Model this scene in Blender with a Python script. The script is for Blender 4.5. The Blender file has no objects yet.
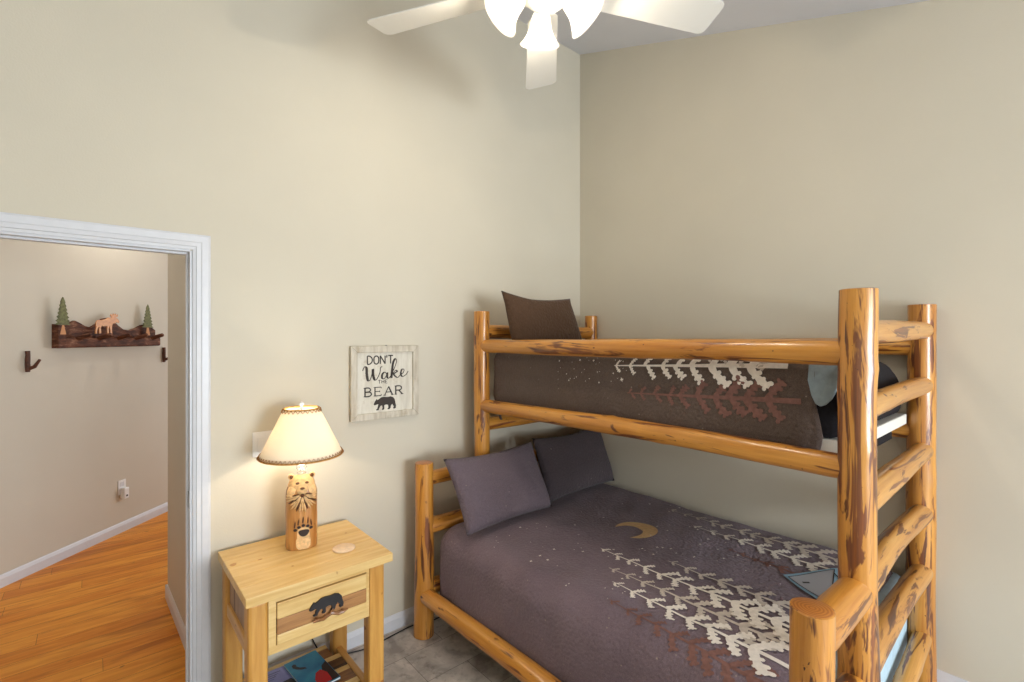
import bpy, bmesh, math, random
from mathutils import Vector, Matrix, Quaternion
from math import sin, cos, pi, sqrt, radians, atan2
R = random.Random(7)
scene = bpy.context.scene
col = scene.collection
H = 1.65                      # camera height
YA, XB = 2.506, 2.858         # left wall plane, right wall plane
XN, YN = -1.15, -3.30         # walls behind the camera
TH = 0.115
YK = -1.644                   # where the slope meets the flat ceiling
def ceil_z(y): return max(2.5, 3.83 + 0.3205 * (y - YA))

# ------------------------------------------------------------------ materials
def lin(c):
    return tuple(((v/255)/12.92 if v/255 <= .04045 else ((v/255+.055)/1.055)**2.4) for v in c) + (1,)
class NT:
    def __init__(s, name):
        s.m = bpy.data.materials.new(name); s.m.use_nodes = True
        s.t = s.m.node_tree; s.n = s.t.nodes
        s.b = s.n['Principled BSDF']; s.out = s.n['Material Output']
    def new(s, typ, **kw):
        n = s.n.new(typ)
        for k, v in kw.items():
            if k in n.inputs.keys() and not hasattr(n, k): n.inputs[k].default_value = v
            else:
                try: setattr(n, k, v)
                except Exception: n.inputs[k].default_value = v
        return n
    def link(s, a, b): s.t.links.new(a, b)
    def coord(s, scale=(1,1,1), loc=(0,0,0), rot=(0,0,0), rnd=False):
        tc = s.n.new('ShaderNodeTexCoord'); mp = s.n.new('ShaderNodeMapping')
        mp.inputs['Scale'].default_value = scale; mp.inputs['Location'].default_value = loc
        mp.inputs['Rotation'].default_value = rot
        if rnd:
            oi = s.n.new('ShaderNodeObjectInfo'); ml = s.n.new('ShaderNodeVectorMath'); ml.operation = 'MULTIPLY_ADD'
            cb = s.n.new('ShaderNodeCombineXYZ')
            for k in range(3): s.link(oi.outputs['Random'], cb.inputs[k])
            s.link(cb.outputs[0], ml.inputs[0]); ml.inputs[1].default_value = (17, 29, 11)
            s.link(tc.outputs['Object'], ml.inputs[2]); s.link(ml.outputs[0], mp.inputs['Vector'])
        else: s.link(tc.outputs['Object'], mp.inputs['Vector'])
        return mp.outputs['Vector']
    def noise(s, vec, scale, detail=4, rough=.55, dist=0):
        n = s.n.new('ShaderNodeTexNoise'); s.link(vec, n.inputs['Vector'])
        n.inputs['Scale'].default_value = scale; n.inputs['Detail'].default_value = detail
        n.inputs['Roughness'].default_value = rough; n.inputs['Distortion'].default_value = dist
        return n.outputs['Fac']
    def ramp(s, fac, stops, interp='LINEAR'):
        n = s.n.new('ShaderNodeValToRGB'); s.link(fac, n.inputs['Fac'])
        cr = n.color_ramp; cr.interpolation = interp
        while len(cr.elements) < len(stops): cr.elements.new(.5)
        for e, (p, c) in zip(cr.elements, stops):
            e.position = p; e.color = c if len(c) == 4 else lin(c)
        return n.outputs['Color']
    def mix(s, fac, a, b, mode='MIX'):
        n = s.n.new('ShaderNodeMix'); n.data_type = 'RGBA'; n.blend_type = mode
        for v, i in ((fac, 0), (a, 6), (b, 7)):
            if isinstance(v, (int, float)): n.inputs[i].default_value = v
            elif isinstance(v, tuple): n.inputs[i].default_value = v if len(v) == 4 else lin(v)
            else: s.link(v, n.inputs[i])
        return n.outputs[2]
    def bump(s, h, strength=.3, dist=.01):
        n = s.n.new('ShaderNodeBump'); n.inputs['Strength'].default_value = strength
        n.inputs['Distance'].default_value = dist; s.link(h, n.inputs['Height'])
        s.link(n.outputs[0], s.b.inputs['Normal'])
    def base(s, c, rough=.5, spec=.5, metal=0, coat=0):
        if isinstance(c, tuple): s.b.inputs['Base Color'].default_value = c if len(c) == 4 else lin(c)
        else: s.link(c, s.b.inputs['Base Color'])
        s.b.inputs['Roughness'].default_value = rough
        s.b.inputs['Specular IOR Level'].default_value = spec
        s.b.inputs['Metallic'].default_value = metal
        s.b.inputs['Coat Weight'].default_value = coat
        s.b.inputs['Coat Roughness'].default_value = .15
        return s.m
def plain(name, c, rough=.5, spec=.5, metal=0, coat=0, noise=0, nscale=20):
    t = NT(name)
    if noise:
        f = t.noise(t.coord(rnd=True), nscale, 4)
        a = tuple(max(0, v*(1-noise)) for v in c); b = tuple(min(255, v*(1+noise)) for v in c)
        cc = t.ramp(f, [(.3, a), (.7, b)])
        t.base(cc, rough, spec, metal, coat)
    else: t.base(c, rough, spec, metal, coat)
    return t.m

M = {}
def mk_wall(name, c):
    t = NT(name); v = t.coord()
    f = t.noise(v, 1.3, 3); cc = t.ramp(f, [(.3, tuple(x*.985 for x in c)), (.7, tuple(min(255, x*1.012) for x in c))])
    t.base(cc, .62, .28); t.bump(t.noise(v, 160, 3), .12, .004)
    return t.m
M['wall'] = mk_wall('beige_wall_paint', (212, 204, 186))
M['hall_wall'] = mk_wall('hall_wall_paint', (208, 201, 186))
M['ceiling'] = mk_wall('ceiling_paint', (232, 233, 242))
M['trim'] = plain('white_trim_paint', (216, 217, 222), .35, .5, noise=.01)
M['white_plastic'] = plain('white_plastic', (240, 240, 240), .35)
M['steel'] = plain('brushed_steel', (150, 148, 145), .35, metal=1)
M['fan_white'] = plain('fan_white', (228, 226, 220), .4)
M['black'] = plain('black_paint', (33, 30, 32), .55, noise=.15)
M['black_cord'] = plain('black_rubber', (22, 21, 22), .5)
M['hook_brown'] = plain('hook_dark_brown', (82, 46, 30), .6, noise=.25, nscale=40)

# varnished log
def mk_log(name, dens, base_a, base_b):
    t = NT(name)
    v = t.coord(scale=(1, 1, .11), rnd=True); v2 = t.coord(scale=(1, 1, .035), rnd=True)
    v3 = t.coord(scale=(1, 1, .45), rnd=True); v4 = t.coord(rnd=True)
    big = t.noise(v, 13, 3, .5, .6)
    grain = t.noise(v2, 90, 5, .6)
    c = t.ramp(big, [(.30, base_b), (.62, base_a)])
    c = t.mix(.35, c, t.ramp(grain, [(.3, (158, 92, 26)), (.7, (230, 174, 86))]))
    st = t.noise(v, 21, 4, .62, 1.2)
    m1 = t.ramp(st, [(dens, (0, 0, 0, 1)), (dens+.05, (1, 1, 1, 1))])
    dk = t.ramp(t.noise(v2, 60, 4), [(.35, (84, 42, 18)), (.7, (146, 82, 34))])
    c = t.mix(m1, c, dk)
    kn = t.noise(v3, 17, 2, .5, .4)
    m2 = t.ramp(kn, [(.69, (0, 0, 0, 1)), (.73, (1, 1, 1, 1))])
    c = t.mix(m2, c, (104, 56, 24))
    kn2 = t.noise(v4, 46, 2)
    m3 = t.ramp(kn2, [(.74, (0, 0, 0, 1)), (.78, (1, 1, 1, 1))])
    c = t.mix(m3, c, (70, 36, 18))
    t.base(c, .38, .5, 0, .55)
    t.bump(st, .25, .006)
    return t.m
M['log'] = mk_log('varnished_pine_log', .565, (214, 146, 54), (176, 104, 28))
M['log_dark'] = mk_log('varnished_pine_log_barky', .515, (212, 146, 58), (168, 98, 28))
M['log_pale'] = mk_log('varnished_pine_rung', .545, (208, 150, 74), (174, 112, 42))
def mk_end():
    t = NT('log_end_grain'); v = t.coord()
    w = t.n.new('ShaderNodeTexWave'); w.wave_type = 'RINGS'; w.rings_direction = 'Z'
    t.link(v, w.inputs['Vector']); w.inputs['Scale'].default_value = 38; w.inputs['Distortion'].default_value = 2
    c = t.ramp(w.outputs['Fac'], [(0, (166, 98, 38)), (1, (196, 124, 56))])
    t.base(c, .4, .5, 0, .4); return t.m
M['log_end'] = mk_end()
def mk_board(name, a, b, dark, axis, dens=.68, rough=.42):
    sc = [1, 1, 1]; sc[axis] = .08
    t = NT(name); v = t.coord(scale=tuple(sc), rnd=True)
    g = t.noise(v, 38, 5, .6, .4); c = t.ramp(g, [(.3, b), (.65, a)])
    m = t.ramp(t.noise(v, 16, 3, .5, .8), [(dens, (0, 0, 0, 1)), (dens+.06, (1, 1, 1, 1))])
    c = t.mix(m, c, dark)
    k = t.noise(t.coord(rnd=True), 18, 1); mk = t.ramp(k, [(.75, (0, 0, 0, 1)), (.79, (1, 1, 1, 1))])
    c = t.mix(mk, c, dark)
    t.base(c, rough, .5, 0, .3); t.bump(g, .1, .002); return t.m
M['pine_x'] = mk_board('honey_pine_along_x', (236, 202, 136), (214, 170, 96), (188, 132, 66), 0)
M['pine_y'] = mk_board('honey_pine_along_y', (218, 166, 88), (192, 134, 60), (150, 90, 38), 1)
M['pine_z'] = mk_board('honey_pine_along_z', (220, 166, 84), (196, 136, 58), (156, 96, 40), 2)
M['barn'] = mk_board('rough_brown_board', (188, 136, 80), (148, 98, 54), (96, 58, 34), 0, .58, .6)
M['barn_side'] = mk_board('grey_brown_board', (176, 146, 122), (140, 108, 88), (104, 74, 58), 2, .6, .6)
M['slat_dark'] = mk_board('dark_walnut_slat', (104, 66, 36), (70, 42, 24), (44, 26, 16), 0, .6, .5)
M['slat_mid'] = mk_board('brown_slat', (158, 106, 58), (122, 78, 42), (80, 48, 28), 0, .6, .5)
M['cutout_wood'] = mk_board('orange_plywood', (216, 146, 66), (190, 118, 48), (150, 90, 40), 0, .7, .5)
def mk_bark():
    t = NT('dark_bark_wood'); v = t.coord(scale=(.3, .3, 1))
    g = t.noise(v, 42, 4, .6, .5)
    c = t.ramp(g, [(.38, (66, 36, 24)), (.56, (104, 62, 42)), (.72, (160, 118, 92))])
    t.base(c, .65, .3); t.bump(g, .4, .004); return t.m
M['bark'] = mk_bark()
M['tree_green'] = plain('moss_green_paint', (106, 108, 70), .7, noise=.2, nscale=60)
M['trunk_tan'] = plain('tan_trunk_paint', (206, 150, 104), .7)

# hall floor planks along X
def mk_hall_floor():
    t = NT('orange_hardwood_planks'); v0 = t.coord()
    sx = t.n.new('ShaderNodeSeparateXYZ'); t.link(v0, sx.inputs[0])
    dv = t.n.new('ShaderNodeMath'); dv.operation = 'DIVIDE'; t.link(sx.outputs[1], dv.inputs[0]); dv.inputs[1].default_value = .125
    fl = t.n.new('ShaderNodeMath'); fl.operation = 'FLOOR'; t.link(dv.outputs[0], fl.inputs[0])
    wn = t.n.new('ShaderNodeTexWhiteNoise'); wn.noise_dimensions = '1D'; t.link(fl.outputs[0], wn.inputs['W'])
    ma = t.n.new('ShaderNodeMath'); ma.operation = 'MULTIPLY_ADD'; t.link(wn.outputs['Value'], ma.inputs[0]); ma.inputs[1].default_value = 3.1; t.link(sx.outputs[0], ma.inputs[2])
    cb = t.n.new('ShaderNodeCombineXYZ'); t.link(ma.outputs[0], cb.inputs[0]); t.link(sx.outputs[1], cb.inputs[1]); v = cb.outputs[0]
    b = t.n.new('ShaderNodeTexBrick'); t.link(v, b.inputs['Vector'])
    b.offset = 0
    for k, val in (('Scale', 1), ('Mortar Size', .0010), ('Mortar Smooth', .2), ('Bias', 0), ('Brick Width', 1.25), ('Row Height', .125)):
        b.inputs[k].default_value = val
    b.inputs['Color1'].default_value = (0, 0, 0, 1); b.inputs['Color2'].default_value = (1, 1, 1, 1)
    b.inputs['Mortar'].default_value = (.5, .5, .5, 1)
    tone = t.ramp(b.outputs['Color'], [(0, (196, 106, 20)), (.4, (232, 146, 44)), (.7, (246, 172, 66)), (1, (220, 130, 34))])
    vm = t.n.new('ShaderNodeMapping'); t.link(v, vm.inputs[0]); vm.inputs['Scale'].default_value = (.12, 1, 1); vs = vm.outputs[0]; g = t.noise(vs, 30, 5, .6, .8)
    c = t.mix(.55, tone, t.ramp(g, [(.3, (200, 104, 20)), (.68, (250, 172, 72))]))
    st = t.ramp(t.noise(vs, 8, 4, .6, 1.2), [(.52, (0, 0, 0, 1)), (.66, (1, 1, 1, 1))])
    c = t.mix(st, c, t.mix(.5, c, (156, 74, 14)))
    k = t.ramp(t.noise(t.coord(scale=(.5, 1, 1)), 14, 1), [(.76, (0, 0, 0, 1)), (.80, (1, 1, 1, 1))])
    c = t.mix(k, c, (80, 38, 16))
    c = t.mix(b.outputs['Fac'], c, (120, 64, 26))
    t.base(c, .42, .2); return t.m
M['hall_floor'] = mk_hall_floor()
def mk_tile():
    t = NT('mottled_grey_tile'); v = t.coord(loc=(.17, .052, 0))
    b = t.n.new('ShaderNodeTexBrick'); t.link(v, b.inputs['Vector'])
    b.offset = .5
    for k, val in (('Scale', 1), ('Mortar Size', .0015), ('Brick Width', .46), ('Row Height', .23), ('Mortar Smooth', .2)):
        b.inputs[k].default_value = val
    b.inputs['Color1'].default_value = (0, 0, 0, 1); b.inputs['Color2'].default_value = (1, 1, 1, 1)
    tone = t.ramp(b.outputs['Color'], [(0, (150, 141, 132)), (.35, (184, 175, 167)), (.7, (214, 208, 200)), (1, (168, 161, 156))])
    n1 = t.noise(t.coord(), 7, 5, .6, .6)
    c = t.mix(.55, tone, t.ramp(n1, [(.35, (116, 107, 100)), (.6, (212, 202, 194))]))
    n2 = t.ramp(t.noise(t.coord(), 24, 4, .6), [(.55, (0, 0, 0, 1)), (.7, (.5, .5, .5, 1))])
    c = t.mix(n2, c, (98, 90, 84)); c = t.mix(b.outputs['Fac'], c, (112, 106, 100))
    t.base(c, .45, .3); return t.m
M['tile'] = mk_tile()

# fabrics
def mk_quilt(name, a, b, stars=True):
    t = NT(name); v = t.coord()
    f = t.noise(v, 2.2, 4, .6); c = t.ramp(f, [(.3, a), (.7, b)])
    fl = t.noise(v, 420, 2); c = t.mix(.3, c, t.ramp(fl, [(.3, tuple(x*.55 for x in a)), (.75, tuple(min(255, x*1.5) for x in b))]))
    if stars:
        vo = t.n.new('ShaderNodeTexVoronoi'); t.link(v, vo.inputs['Vector']); vo.inputs['Scale'].default_value = 17
        lt = t.n.new('ShaderNodeMath'); lt.operation = 'LESS_THAN'; t.link(vo.outputs['Distance'], lt.inputs[0]); lt.inputs[1].default_value = .06
        sel = t.n.new('ShaderNodeMath'); sel.operation = 'GREATER_THAN'; sp = t.n.new('ShaderNodeSeparateColor')
        t.link(vo.outputs['Color'], sp.inputs[0]); t.link(sp.outputs[0], sel.inputs[0]); sel.inputs[1].default_value = .35
        mu = t.n.new('ShaderNodeMath'); mu.operation = 'MULTIPLY'; t.link(lt.outputs[0], mu.inputs[0]); t.link(sel.outputs[0], mu.inputs[1])
        m2 = t.n.new('ShaderNodeMath'); m2.operation = 'MULTIPLY'; t.link(mu.outputs[0], m2.inputs[0]); m2.inputs[1].default_value = .5
        c = t.mix(m2.outputs[0], c, (176, 160, 146))
    t.base(c, .9, .15)
    t.b.inputs['Sheen Weight'].default_value = .12
    vb = t.n.new('ShaderNodeTexVoronoi'); vb.feature = 'SMOOTH_F1'; t.link(v, vb.inputs['Vector']); vb.inputs['Scale'].default_value = 75
    t.bump(vb.outputs['Distance'], .55, .008); return t.m
M['quilt'] = mk_quilt('dark_plum_quilt', (104, 90, 100), (122, 106, 114))
M['quilt_up'] = mk_quilt('dark_brown_quilt', (88, 75, 70), (102, 88, 80))
M['pillow'] = mk_quilt('dark_pillow_cotton', (92, 80, 88), (108, 95, 101))
M['pillow_up'] = mk_quilt('brown_pillow_cotton', (74, 55, 41), (84, 63, 48), False)
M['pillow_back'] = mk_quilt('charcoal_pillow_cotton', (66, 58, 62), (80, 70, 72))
M['cream'] = plain('cream_applique', (240, 232, 222), .9, .1, noise=.04, nscale=60)
M['cream2'] = plain('tan_cream_applique', (208, 197, 186), .9, .1, noise=.05, nscale=60)
M['rust'] = plain('rust_applique', (134, 98, 90), .9, .1, noise=.08, nscale=60)
M['moon'] = plain('golden_moon_applique', (216, 182, 136), .9, .1, noise=.06, nscale=60)
M['pale_blue'] = plain('pale_blue_cotton', (182, 206, 220), .9, .1, noise=.04, nscale=30)
M['panel_blue'] = plain('sky_blue_cotton', (150, 184, 204), .9, .1)
M['panel_grey'] = plain('grey_cotton', (172, 172, 176), .9, .1)
M['lining'] = plain('grey_blue_lining', (150, 164, 170), .9, .1, noise=.05, nscale=40)
M['mattress_black'] = plain('black_mattress_ticking', (26, 24, 28), .8, .2, noise=.2, nscale=90)
M['board_white'] = plain('white_board', (226, 222, 212), .6)
M['cream_carve'] = plain('carved_pale_wood', (226, 186, 132), .6, noise=.12, nscale=70)
M['carve_dark'] = plain('burnt_brown', (96, 56, 26), .6, noise=.2, nscale=60)
M['honey'] = mk_board('varnished_honey_column', (206, 146, 78), (170, 108, 50), (116, 68, 30), 2, .56, .35)
M['paw_dark'] = plain('burnt_paw', (50, 34, 28), .6)
M['rope'] = plain('tan_lacing', (190, 144, 80), .8, noise=.25, nscale=160)
M['lace_dark'] = plain('brown_lacing', (150, 100, 48), .8)
def mk_sign(name, a, b):
    t = NT(name); v = t.coord(scale=(1, 1, .15)); g = t.noise(v, 40, 4, .6)
    c = t.ramp(g, [(.3, b), (.6, a)]); w = t.ramp(t.noise(t.coord(), 13, 4, .7), [(.58, (0, 0, 0, 1)), (.75, (.6, .6, .6, 1))])
    c = t.mix(w, c, (170, 150, 118)); t.base(c, .75, .2); t.bump(g, .15, .002); return t.m
M['sign_face'] = mk_sign('whitewashed_board', (226, 220, 206), (206, 198, 182))
M['sign_frame'] = mk_sign('weathered_white_frame', (214, 206, 190), (184, 172, 152))
M['ink'] = plain('sign_ink', (62, 54, 50), .8)
M['coaster'] = plain('pale_cork', (236, 208, 176), .7, noise=.05, nscale=60)
M['paper'] = plain('page_white', (220, 220, 218), .8)
def mk_cover(name, a, b, sc=9):
    t = NT(name); f = t.noise(t.coord(), sc, 4); t.base(t.ramp(f, [(.35, a), (.65, b)]), .3, .5); return t.m
M['teal'] = mk_cover('teal_cover', (20, 104, 148), (52, 148, 178))
M['purple'] = mk_cover('lilac_cover', (120, 122, 176), (146, 144, 196))
M['red'] = plain('red_ink', (190, 40, 44), .4)
M['dark_ink'] = plain('dark_ink', (40, 30, 34), .4)
def mk_glass(name, translucency, tint, tr=.35):
    t = NT(name); n = t.n
    dif = n.new('ShaderNodeBsdfDiffuse'); dif.inputs['Color'].default_value = tint
    tl = n.new('ShaderNodeBsdfTranslucent'); tl.inputs['Color'].default_value = tint
    m1 = n.new('ShaderNodeMixShader'); m1.inputs[0].default_value = translucency
    t.link(dif.outputs[0], m1.inputs[1]); t.link(tl.outputs[0], m1.inputs[2])
    tp = n.new('ShaderNodeBsdfTransparent'); m2 = n.new('ShaderNodeMixShader'); m2.inputs[0].default_value = tr
    t.link(m1.outputs[0], m2.inputs[1]); t.link(tp.outputs[0], m2.inputs[2]); t.link(m2.outputs[0], t.out.inputs['Surface'])
    return t.m
M['frost'] = mk_glass('frosted_glass', .6, (.98, .97, .94, 1), .12)
M['shade'] = mk_glass('cream_parchment', .30, (.93, .85, .72, 1), .0)
def mk_emit(name, c, s):
    t = NT(name); e = t.n.new('ShaderNodeEmission'); e.inputs[0].default_value = c; e.inputs[1].default_value = s
    t.link(e.outputs[0], t.out.inputs['Surface']); return t.m
M['bulb'] = mk_emit('lit_bulb', (1, .93, .8, 1), 14)
def mk_clear():
    t = NT('clear_glass'); t.base((240, 240, 235), .05, .5)
    t.b.inputs['Transmission Weight'].default_value = .9; t.b.inputs['IOR'].default_value = 1.45; return t.m
M['clear'] = mk_clear()
def mk_pane():
    t = NT('window_glass'); n = t.n; g = n.new('ShaderNodeBsdfGlossy'); g.inputs['Roughness'].default_value = .02
    tp = n.new('ShaderNodeBsdfTransparent'); mx = n.new('ShaderNodeMixShader'); mx.inputs[0].default_value = .06
    t.link(tp.outputs[0], mx.inputs[1]); t.link(g.outputs[0], mx.inputs[2]); t.link(mx.outputs[0], t.out.inputs['Surface']); return t.m
M['pane'] = mk_pane()

# ------------------------------------------------------------------ mesh helpers
class MB:
    def __init__(s): s.v = []; s.f = []; s.m = []; s.cm = 0
    def add(s, vs, fs):
        o = len(s.v); s.v += [Vector(p) for p in vs]
        for f in fs: s.f.append([i+o for i in f]); s.m.append(s.cm)
        return s
    def box(s, x0, x1, y0, y1, z0, z1):
        return s.add([(x0,y0,z0),(x1,y0,z0),(x1,y1,z0),(x0,y1,z0),(x0,y0,z1),(x1,y0,z1),(x1,y1,z1),(x0,y1,z1)],
                     [(0,3,2,1),(4,5,6,7),(0,1,5,4),(1,2,6,5),(2,3,7,6),(3,0,4,7)])
    def prism(s, poly, fn0, fn1):
        """closed polygon (2D) mapped by fn0 / fn1 to the two faces"""
        n = len(poly); a = sum(poly[i][0]*poly[(i+1)%n][1]-poly[(i+1)%n][0]*poly[i][1] for i in range(n))
        if a < 0: poly = poly[::-1]
        vs = [fn0(*p) for p in poly] + [fn1(*p) for p in poly]
        fs = [list(range(n))[::-1], list(range(n, 2*n))] + [(i, (i+1)%n, n+(i+1)%n, n+i) for i in range(n)]
        return s.add(vs, fs)
    def tube(s, pts, r, seg=10, cap=True):
        pts = [Vector(p) for p in pts]; n = len(pts); rr = r if isinstance(r, (list, tuple)) else [r]*n
        vs = []; up = None
        for i, p in enumerate(pts):
            d = (pts[min(i+1, n-1)] - pts[max(i-1, 0)]).normalized()
            if up is None: up = d.orthogonal().normalized()
            up = (up - d*up.dot(d)).normalized(); w = d.cross(up)
            for k in range(seg):
                a = 2*pi*k/seg; vs.append(p + (up*cos(a) + w*sin(a))*rr[i])
        fs = [(i*seg+k, i*seg+(k+1)%seg, (i+1)*seg+(k+1)%seg, (i+1)*seg+k) for i in range(n-1) for k in range(seg)]
        if cap: fs += [list(range(seg))[::-1], [(n-1)*seg+k for k in range(seg)]]
        return s.add(vs, fs)
    def lathe(s, prof, c=(0,0,0), seg=32, mat=None, cap=True):
        vs = []
        for (r, z) in prof:
            for k in range(seg):
                a = 2*pi*k/seg; p = Vector((r*cos(a), r*sin(a), z))
                if mat is not None: p = mat @ p
                vs.append(p + Vector(c))
        n = len(prof)
        fs = [(i*seg+k, i*seg+(k+1)%seg, (i+1)*seg+(k+1)%seg, (i+1)*seg+k) for i in range(n-1) for k in range(seg)]
        if cap: fs += [list(range(seg))[::-1], [(n-1)*seg+k for k in range(seg)]]
        return s.add(vs, fs)
    def ball(s, c, rx, ry=None, rz=None, seg=16, rings=10, rot=None):
        ry = rx if ry is None else ry; rz = rx if rz is None else rz
        prof = []
        vs = []; c = Vector(c)
        for i in range(1, rings):
            t = pi*i/rings
            for k in range(seg):
                a = 2*pi*k/seg; p = Vector((rx*sin(t)*cos(a), ry*sin(t)*sin(a), -rz*cos(t)))
                vs.append(c + (rot @ p if rot else p))
        fs = [(i*seg+k, i*seg+(k+1)%seg, (i+1)*seg+(k+1)%seg, (i+1)*seg+k) for i in range(rings-2) for k in range(seg)]
        b = Vector((0,0,-rz)); t_ = Vector((0,0,rz)); o = len(vs)
        vs += [c + (rot @ b if rot else b), c + (rot @ t_ if rot else t_)]
        fs += [(o, (k+1)%seg, k) for k in range(seg)] + [(o+1, (rings-2)*seg+k, (rings-2)*seg+(k+1)%seg) for k in range(seg)]
        return s.add(vs, fs)
def wloc(parent):
    return Vector(parent['_w']) if parent is not None else Vector((0,0,0))
def put(name, mb, mats, parent=None, origin=None, smooth=False, bevel=0, kind=None):
    if not isinstance(mats, (list, tuple)): mats = [mats]
    if origin is None:
        if parent is not None: origin = wloc(parent)
        else:
            xs = [v.x for v in mb.v]; ys = [v.y for v in mb.v]; zs = [v.z for v in mb.v]
            origin = Vector(((min(xs)+max(xs))/2, (min(ys)+max(ys))/2, min(zs)))
    origin = Vector(origin)
    me = bpy.data.meshes.new(name); me.from_pydata([v-origin for v in mb.v], [], mb.f)
    for m in mats: me.materials.append(m)
    for p, mi in zip(me.polygons, mb.m): p.material_index = mi; p.use_smooth = bool(smooth)
    me.update()
    o = bpy.data.objects.new(name, me); col.objects.link(o)
    o.location = origin - wloc(parent); o.parent = parent
    o['_w'] = tuple(origin)
    if bevel:
        b = o.modifiers.new('bevel', 'BEVEL'); b.width = bevel; b.segments = 2; b.limit_method = 'ANGLE'; b.angle_limit = radians(40)
    if smooth == 'auto':
        for p in me.polygons: p.use_smooth = True
        me.set_sharp_from_angle(angle=radians(38))
    if kind: o['kind'] = kind
    return o
def struct(name, mb, mat, **kw): return put(name, mb, mat, kind='structure', **kw)
def thing(name, loc, label, cat, group=None):
    o = bpy.data.objects.new(name, None); col.objects.link(o); o.location = loc; o['_w'] = tuple(loc)
    o.empty_display_size = .1
    return tag(o, label, cat, group)
def tag(o, label, cat, group=None):
    o['label'] = label; o['category'] = cat
    if group: o['group'] = group
    return o

# log along p0->p1
def log(name, p0, p1, r0, r1, parent, mat, seed=0, tenon=(0, 0), flat_top=True, bow=0.0):
    rg = random.Random(seed*13+5); p0 = Vector(p0); p1 = Vector(p1); L = (p1-p0).length
    seg = 28; nr = max(8, int(L/.03)); ph = [rg.uniform(0, 6.28) for _ in range(8)]
    knots = [(rg.uniform(.08, .92)*L, rg.uniform(0, 2*pi), rg.uniform(.002, .0045)) for _ in range(int(2+L*4))]
    vs = []; fs = []
    ba = rg.uniform(0, 6.28)
    zs = [L*i/nr for i in range(nr+1)]
    ch = .006
    zs = [0, ch*.35] + [z for z in zs if ch*1.5 < z < L-ch*1.5] + [L-ch*.35, L]
    for j, z in enumerate(zs):
        t = z/L; r = r0 + (r1-r0)*t
        r *= 1 + .025*sin(5*t*L+ph[0]) + .015*sin(11*t*L+ph[1])
        if tenon[0] and z < .05: r *= tenon[0] + (1-tenon[0])*sin(pi/2*z/.05)
        if tenon[1] and L-z < .05: r *= tenon[1] + (1-tenon[1])*sin(pi/2*(L-z)/.05)
        if j == 0 or j == len(zs)-1: r -= ch*.6
        ox = bow*sin(pi*t)*cos(ba) + .003*sin(4*z+ph[2]); oy = bow*sin(pi*t)*sin(ba) + .003*sin(3*z+ph[3])
        for k in range(seg):
            a = 2*pi*k/seg
            q = r*(1 + .018*sin(2*a+ph[4]+z) + .014*sin(3*a+ph[5]-2*z) + .008*sin(5*a+6*z+ph[6]))
            for (kz, ka, kh) in knots:
                da = (a-ka+pi) % (2*pi) - pi; d2 = ((z-kz)/.025)**2 + (da*r/.022)**2
                if d2 < 6: q += kh*math.exp(-d2)
            vs.append((ox+q*cos(a), oy+q*sin(a), z))
    n = len(zs); mb = MB()
    fs = [(i*seg+k, i*seg+(k+1)%seg, (i+1)*seg+(k+1)%seg, (i+1)*seg+k) for i in range(n-1) for k in range(seg)]
    mb.add(vs, fs); mb.cm = 1
    mb.f.append(list(range(seg))[::-1]); mb.m.append(1); mb.f.append([(n-1)*seg+k for k in range(seg)]); mb.m.append(1)
    me = bpy.data.meshes.new(name); me.from_pydata(mb.v, [], mb.f)
    me.materials.append(mat); me.materials.append(M['log_end'])
    for p, mi in zip(me.polygons, mb.m): p.material_index = mi; p.use_smooth = (mi == 0)
    me.set_sharp_from_angle(angle=radians(50))
    o = bpy.data.objects.new(name, me); col.objects.link(o); o.parent = parent
    o.location = p0 - wloc(parent); o.rotation_mode = 'QUATERNION'
    o.rotation_quaternion = (p1-p0).to_track_quat('Z', 'Y')
    o['_w'] = tuple(p0)
    return o

# ------------------------------------------------------------------ the room
DX0, DX1, DH = -.46, .322, 2.02
b = MB(); b.box(DX1, XB+TH, YA, YA+TH, 0, 3.95); b.box(XN-TH, DX0, YA, YA+TH, 0, 3.95); b.box(DX0, DX1, YA, YA+TH, DH, 3.95)
struct('wall_left', b, M['wall'])
def slope_wall(x0, x1, y0, y1):
    b = MB(); b.prism([(y0, 0), (y1, 0), (y1, ceil_z(y1)+.1), (YK, 2.6), (y0, ceil_z(y0)+.1)], lambda y, z: (x0, y, z), lambda y, z: (x1, y, z)); return b
struct('wall_right', slope_wall(XB, XB+TH, YN-TH, YA), M['wall'])
struct('wall_back', slope_wall(XN-TH, XN, YN-TH, YA), M['wall'])
# wall behind the camera with the window
WX0, WX1, WZ0, WZ1 = .45, 2.25, .60, 2.05
b = MB(); hz = ceil_z(YN)+.06
b.box(XN, WX0, YN-TH, YN, 0, hz); b.box(WX1, XB, YN-TH, YN, 0, hz); b.box(WX0, WX1, YN-TH, YN, 0, WZ0); b.box(WX0, WX1, YN-TH, YN, WZ1, hz)
struct('wall_near', b, M['wall'])
b = MB(); b.prism([(YN-TH, ceil_z(YN-TH)), (YK, 2.5), (YA+TH, ceil_z(YA+TH)), (YA+TH, ceil_z(YA+TH)+.12), (YK, 2.62), (YN-TH, ceil_z(YN-TH)+.12)],
                  lambda y, z: (XN-TH, y, z), lambda y, z: (XB+TH, y, z))
struct('ceiling', b, M['ceiling'])
struct('floor', MB().box(XN-TH, XB+TH, YN-TH, YA+.02, -.1, 0), M['tile'], origin=(0,0,0))
struct('floor', MB().box(-2.6, 3.4, YA+.02, 8.4, -.1, 0), M['hall_floor'], origin=(0,0,0))
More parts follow.
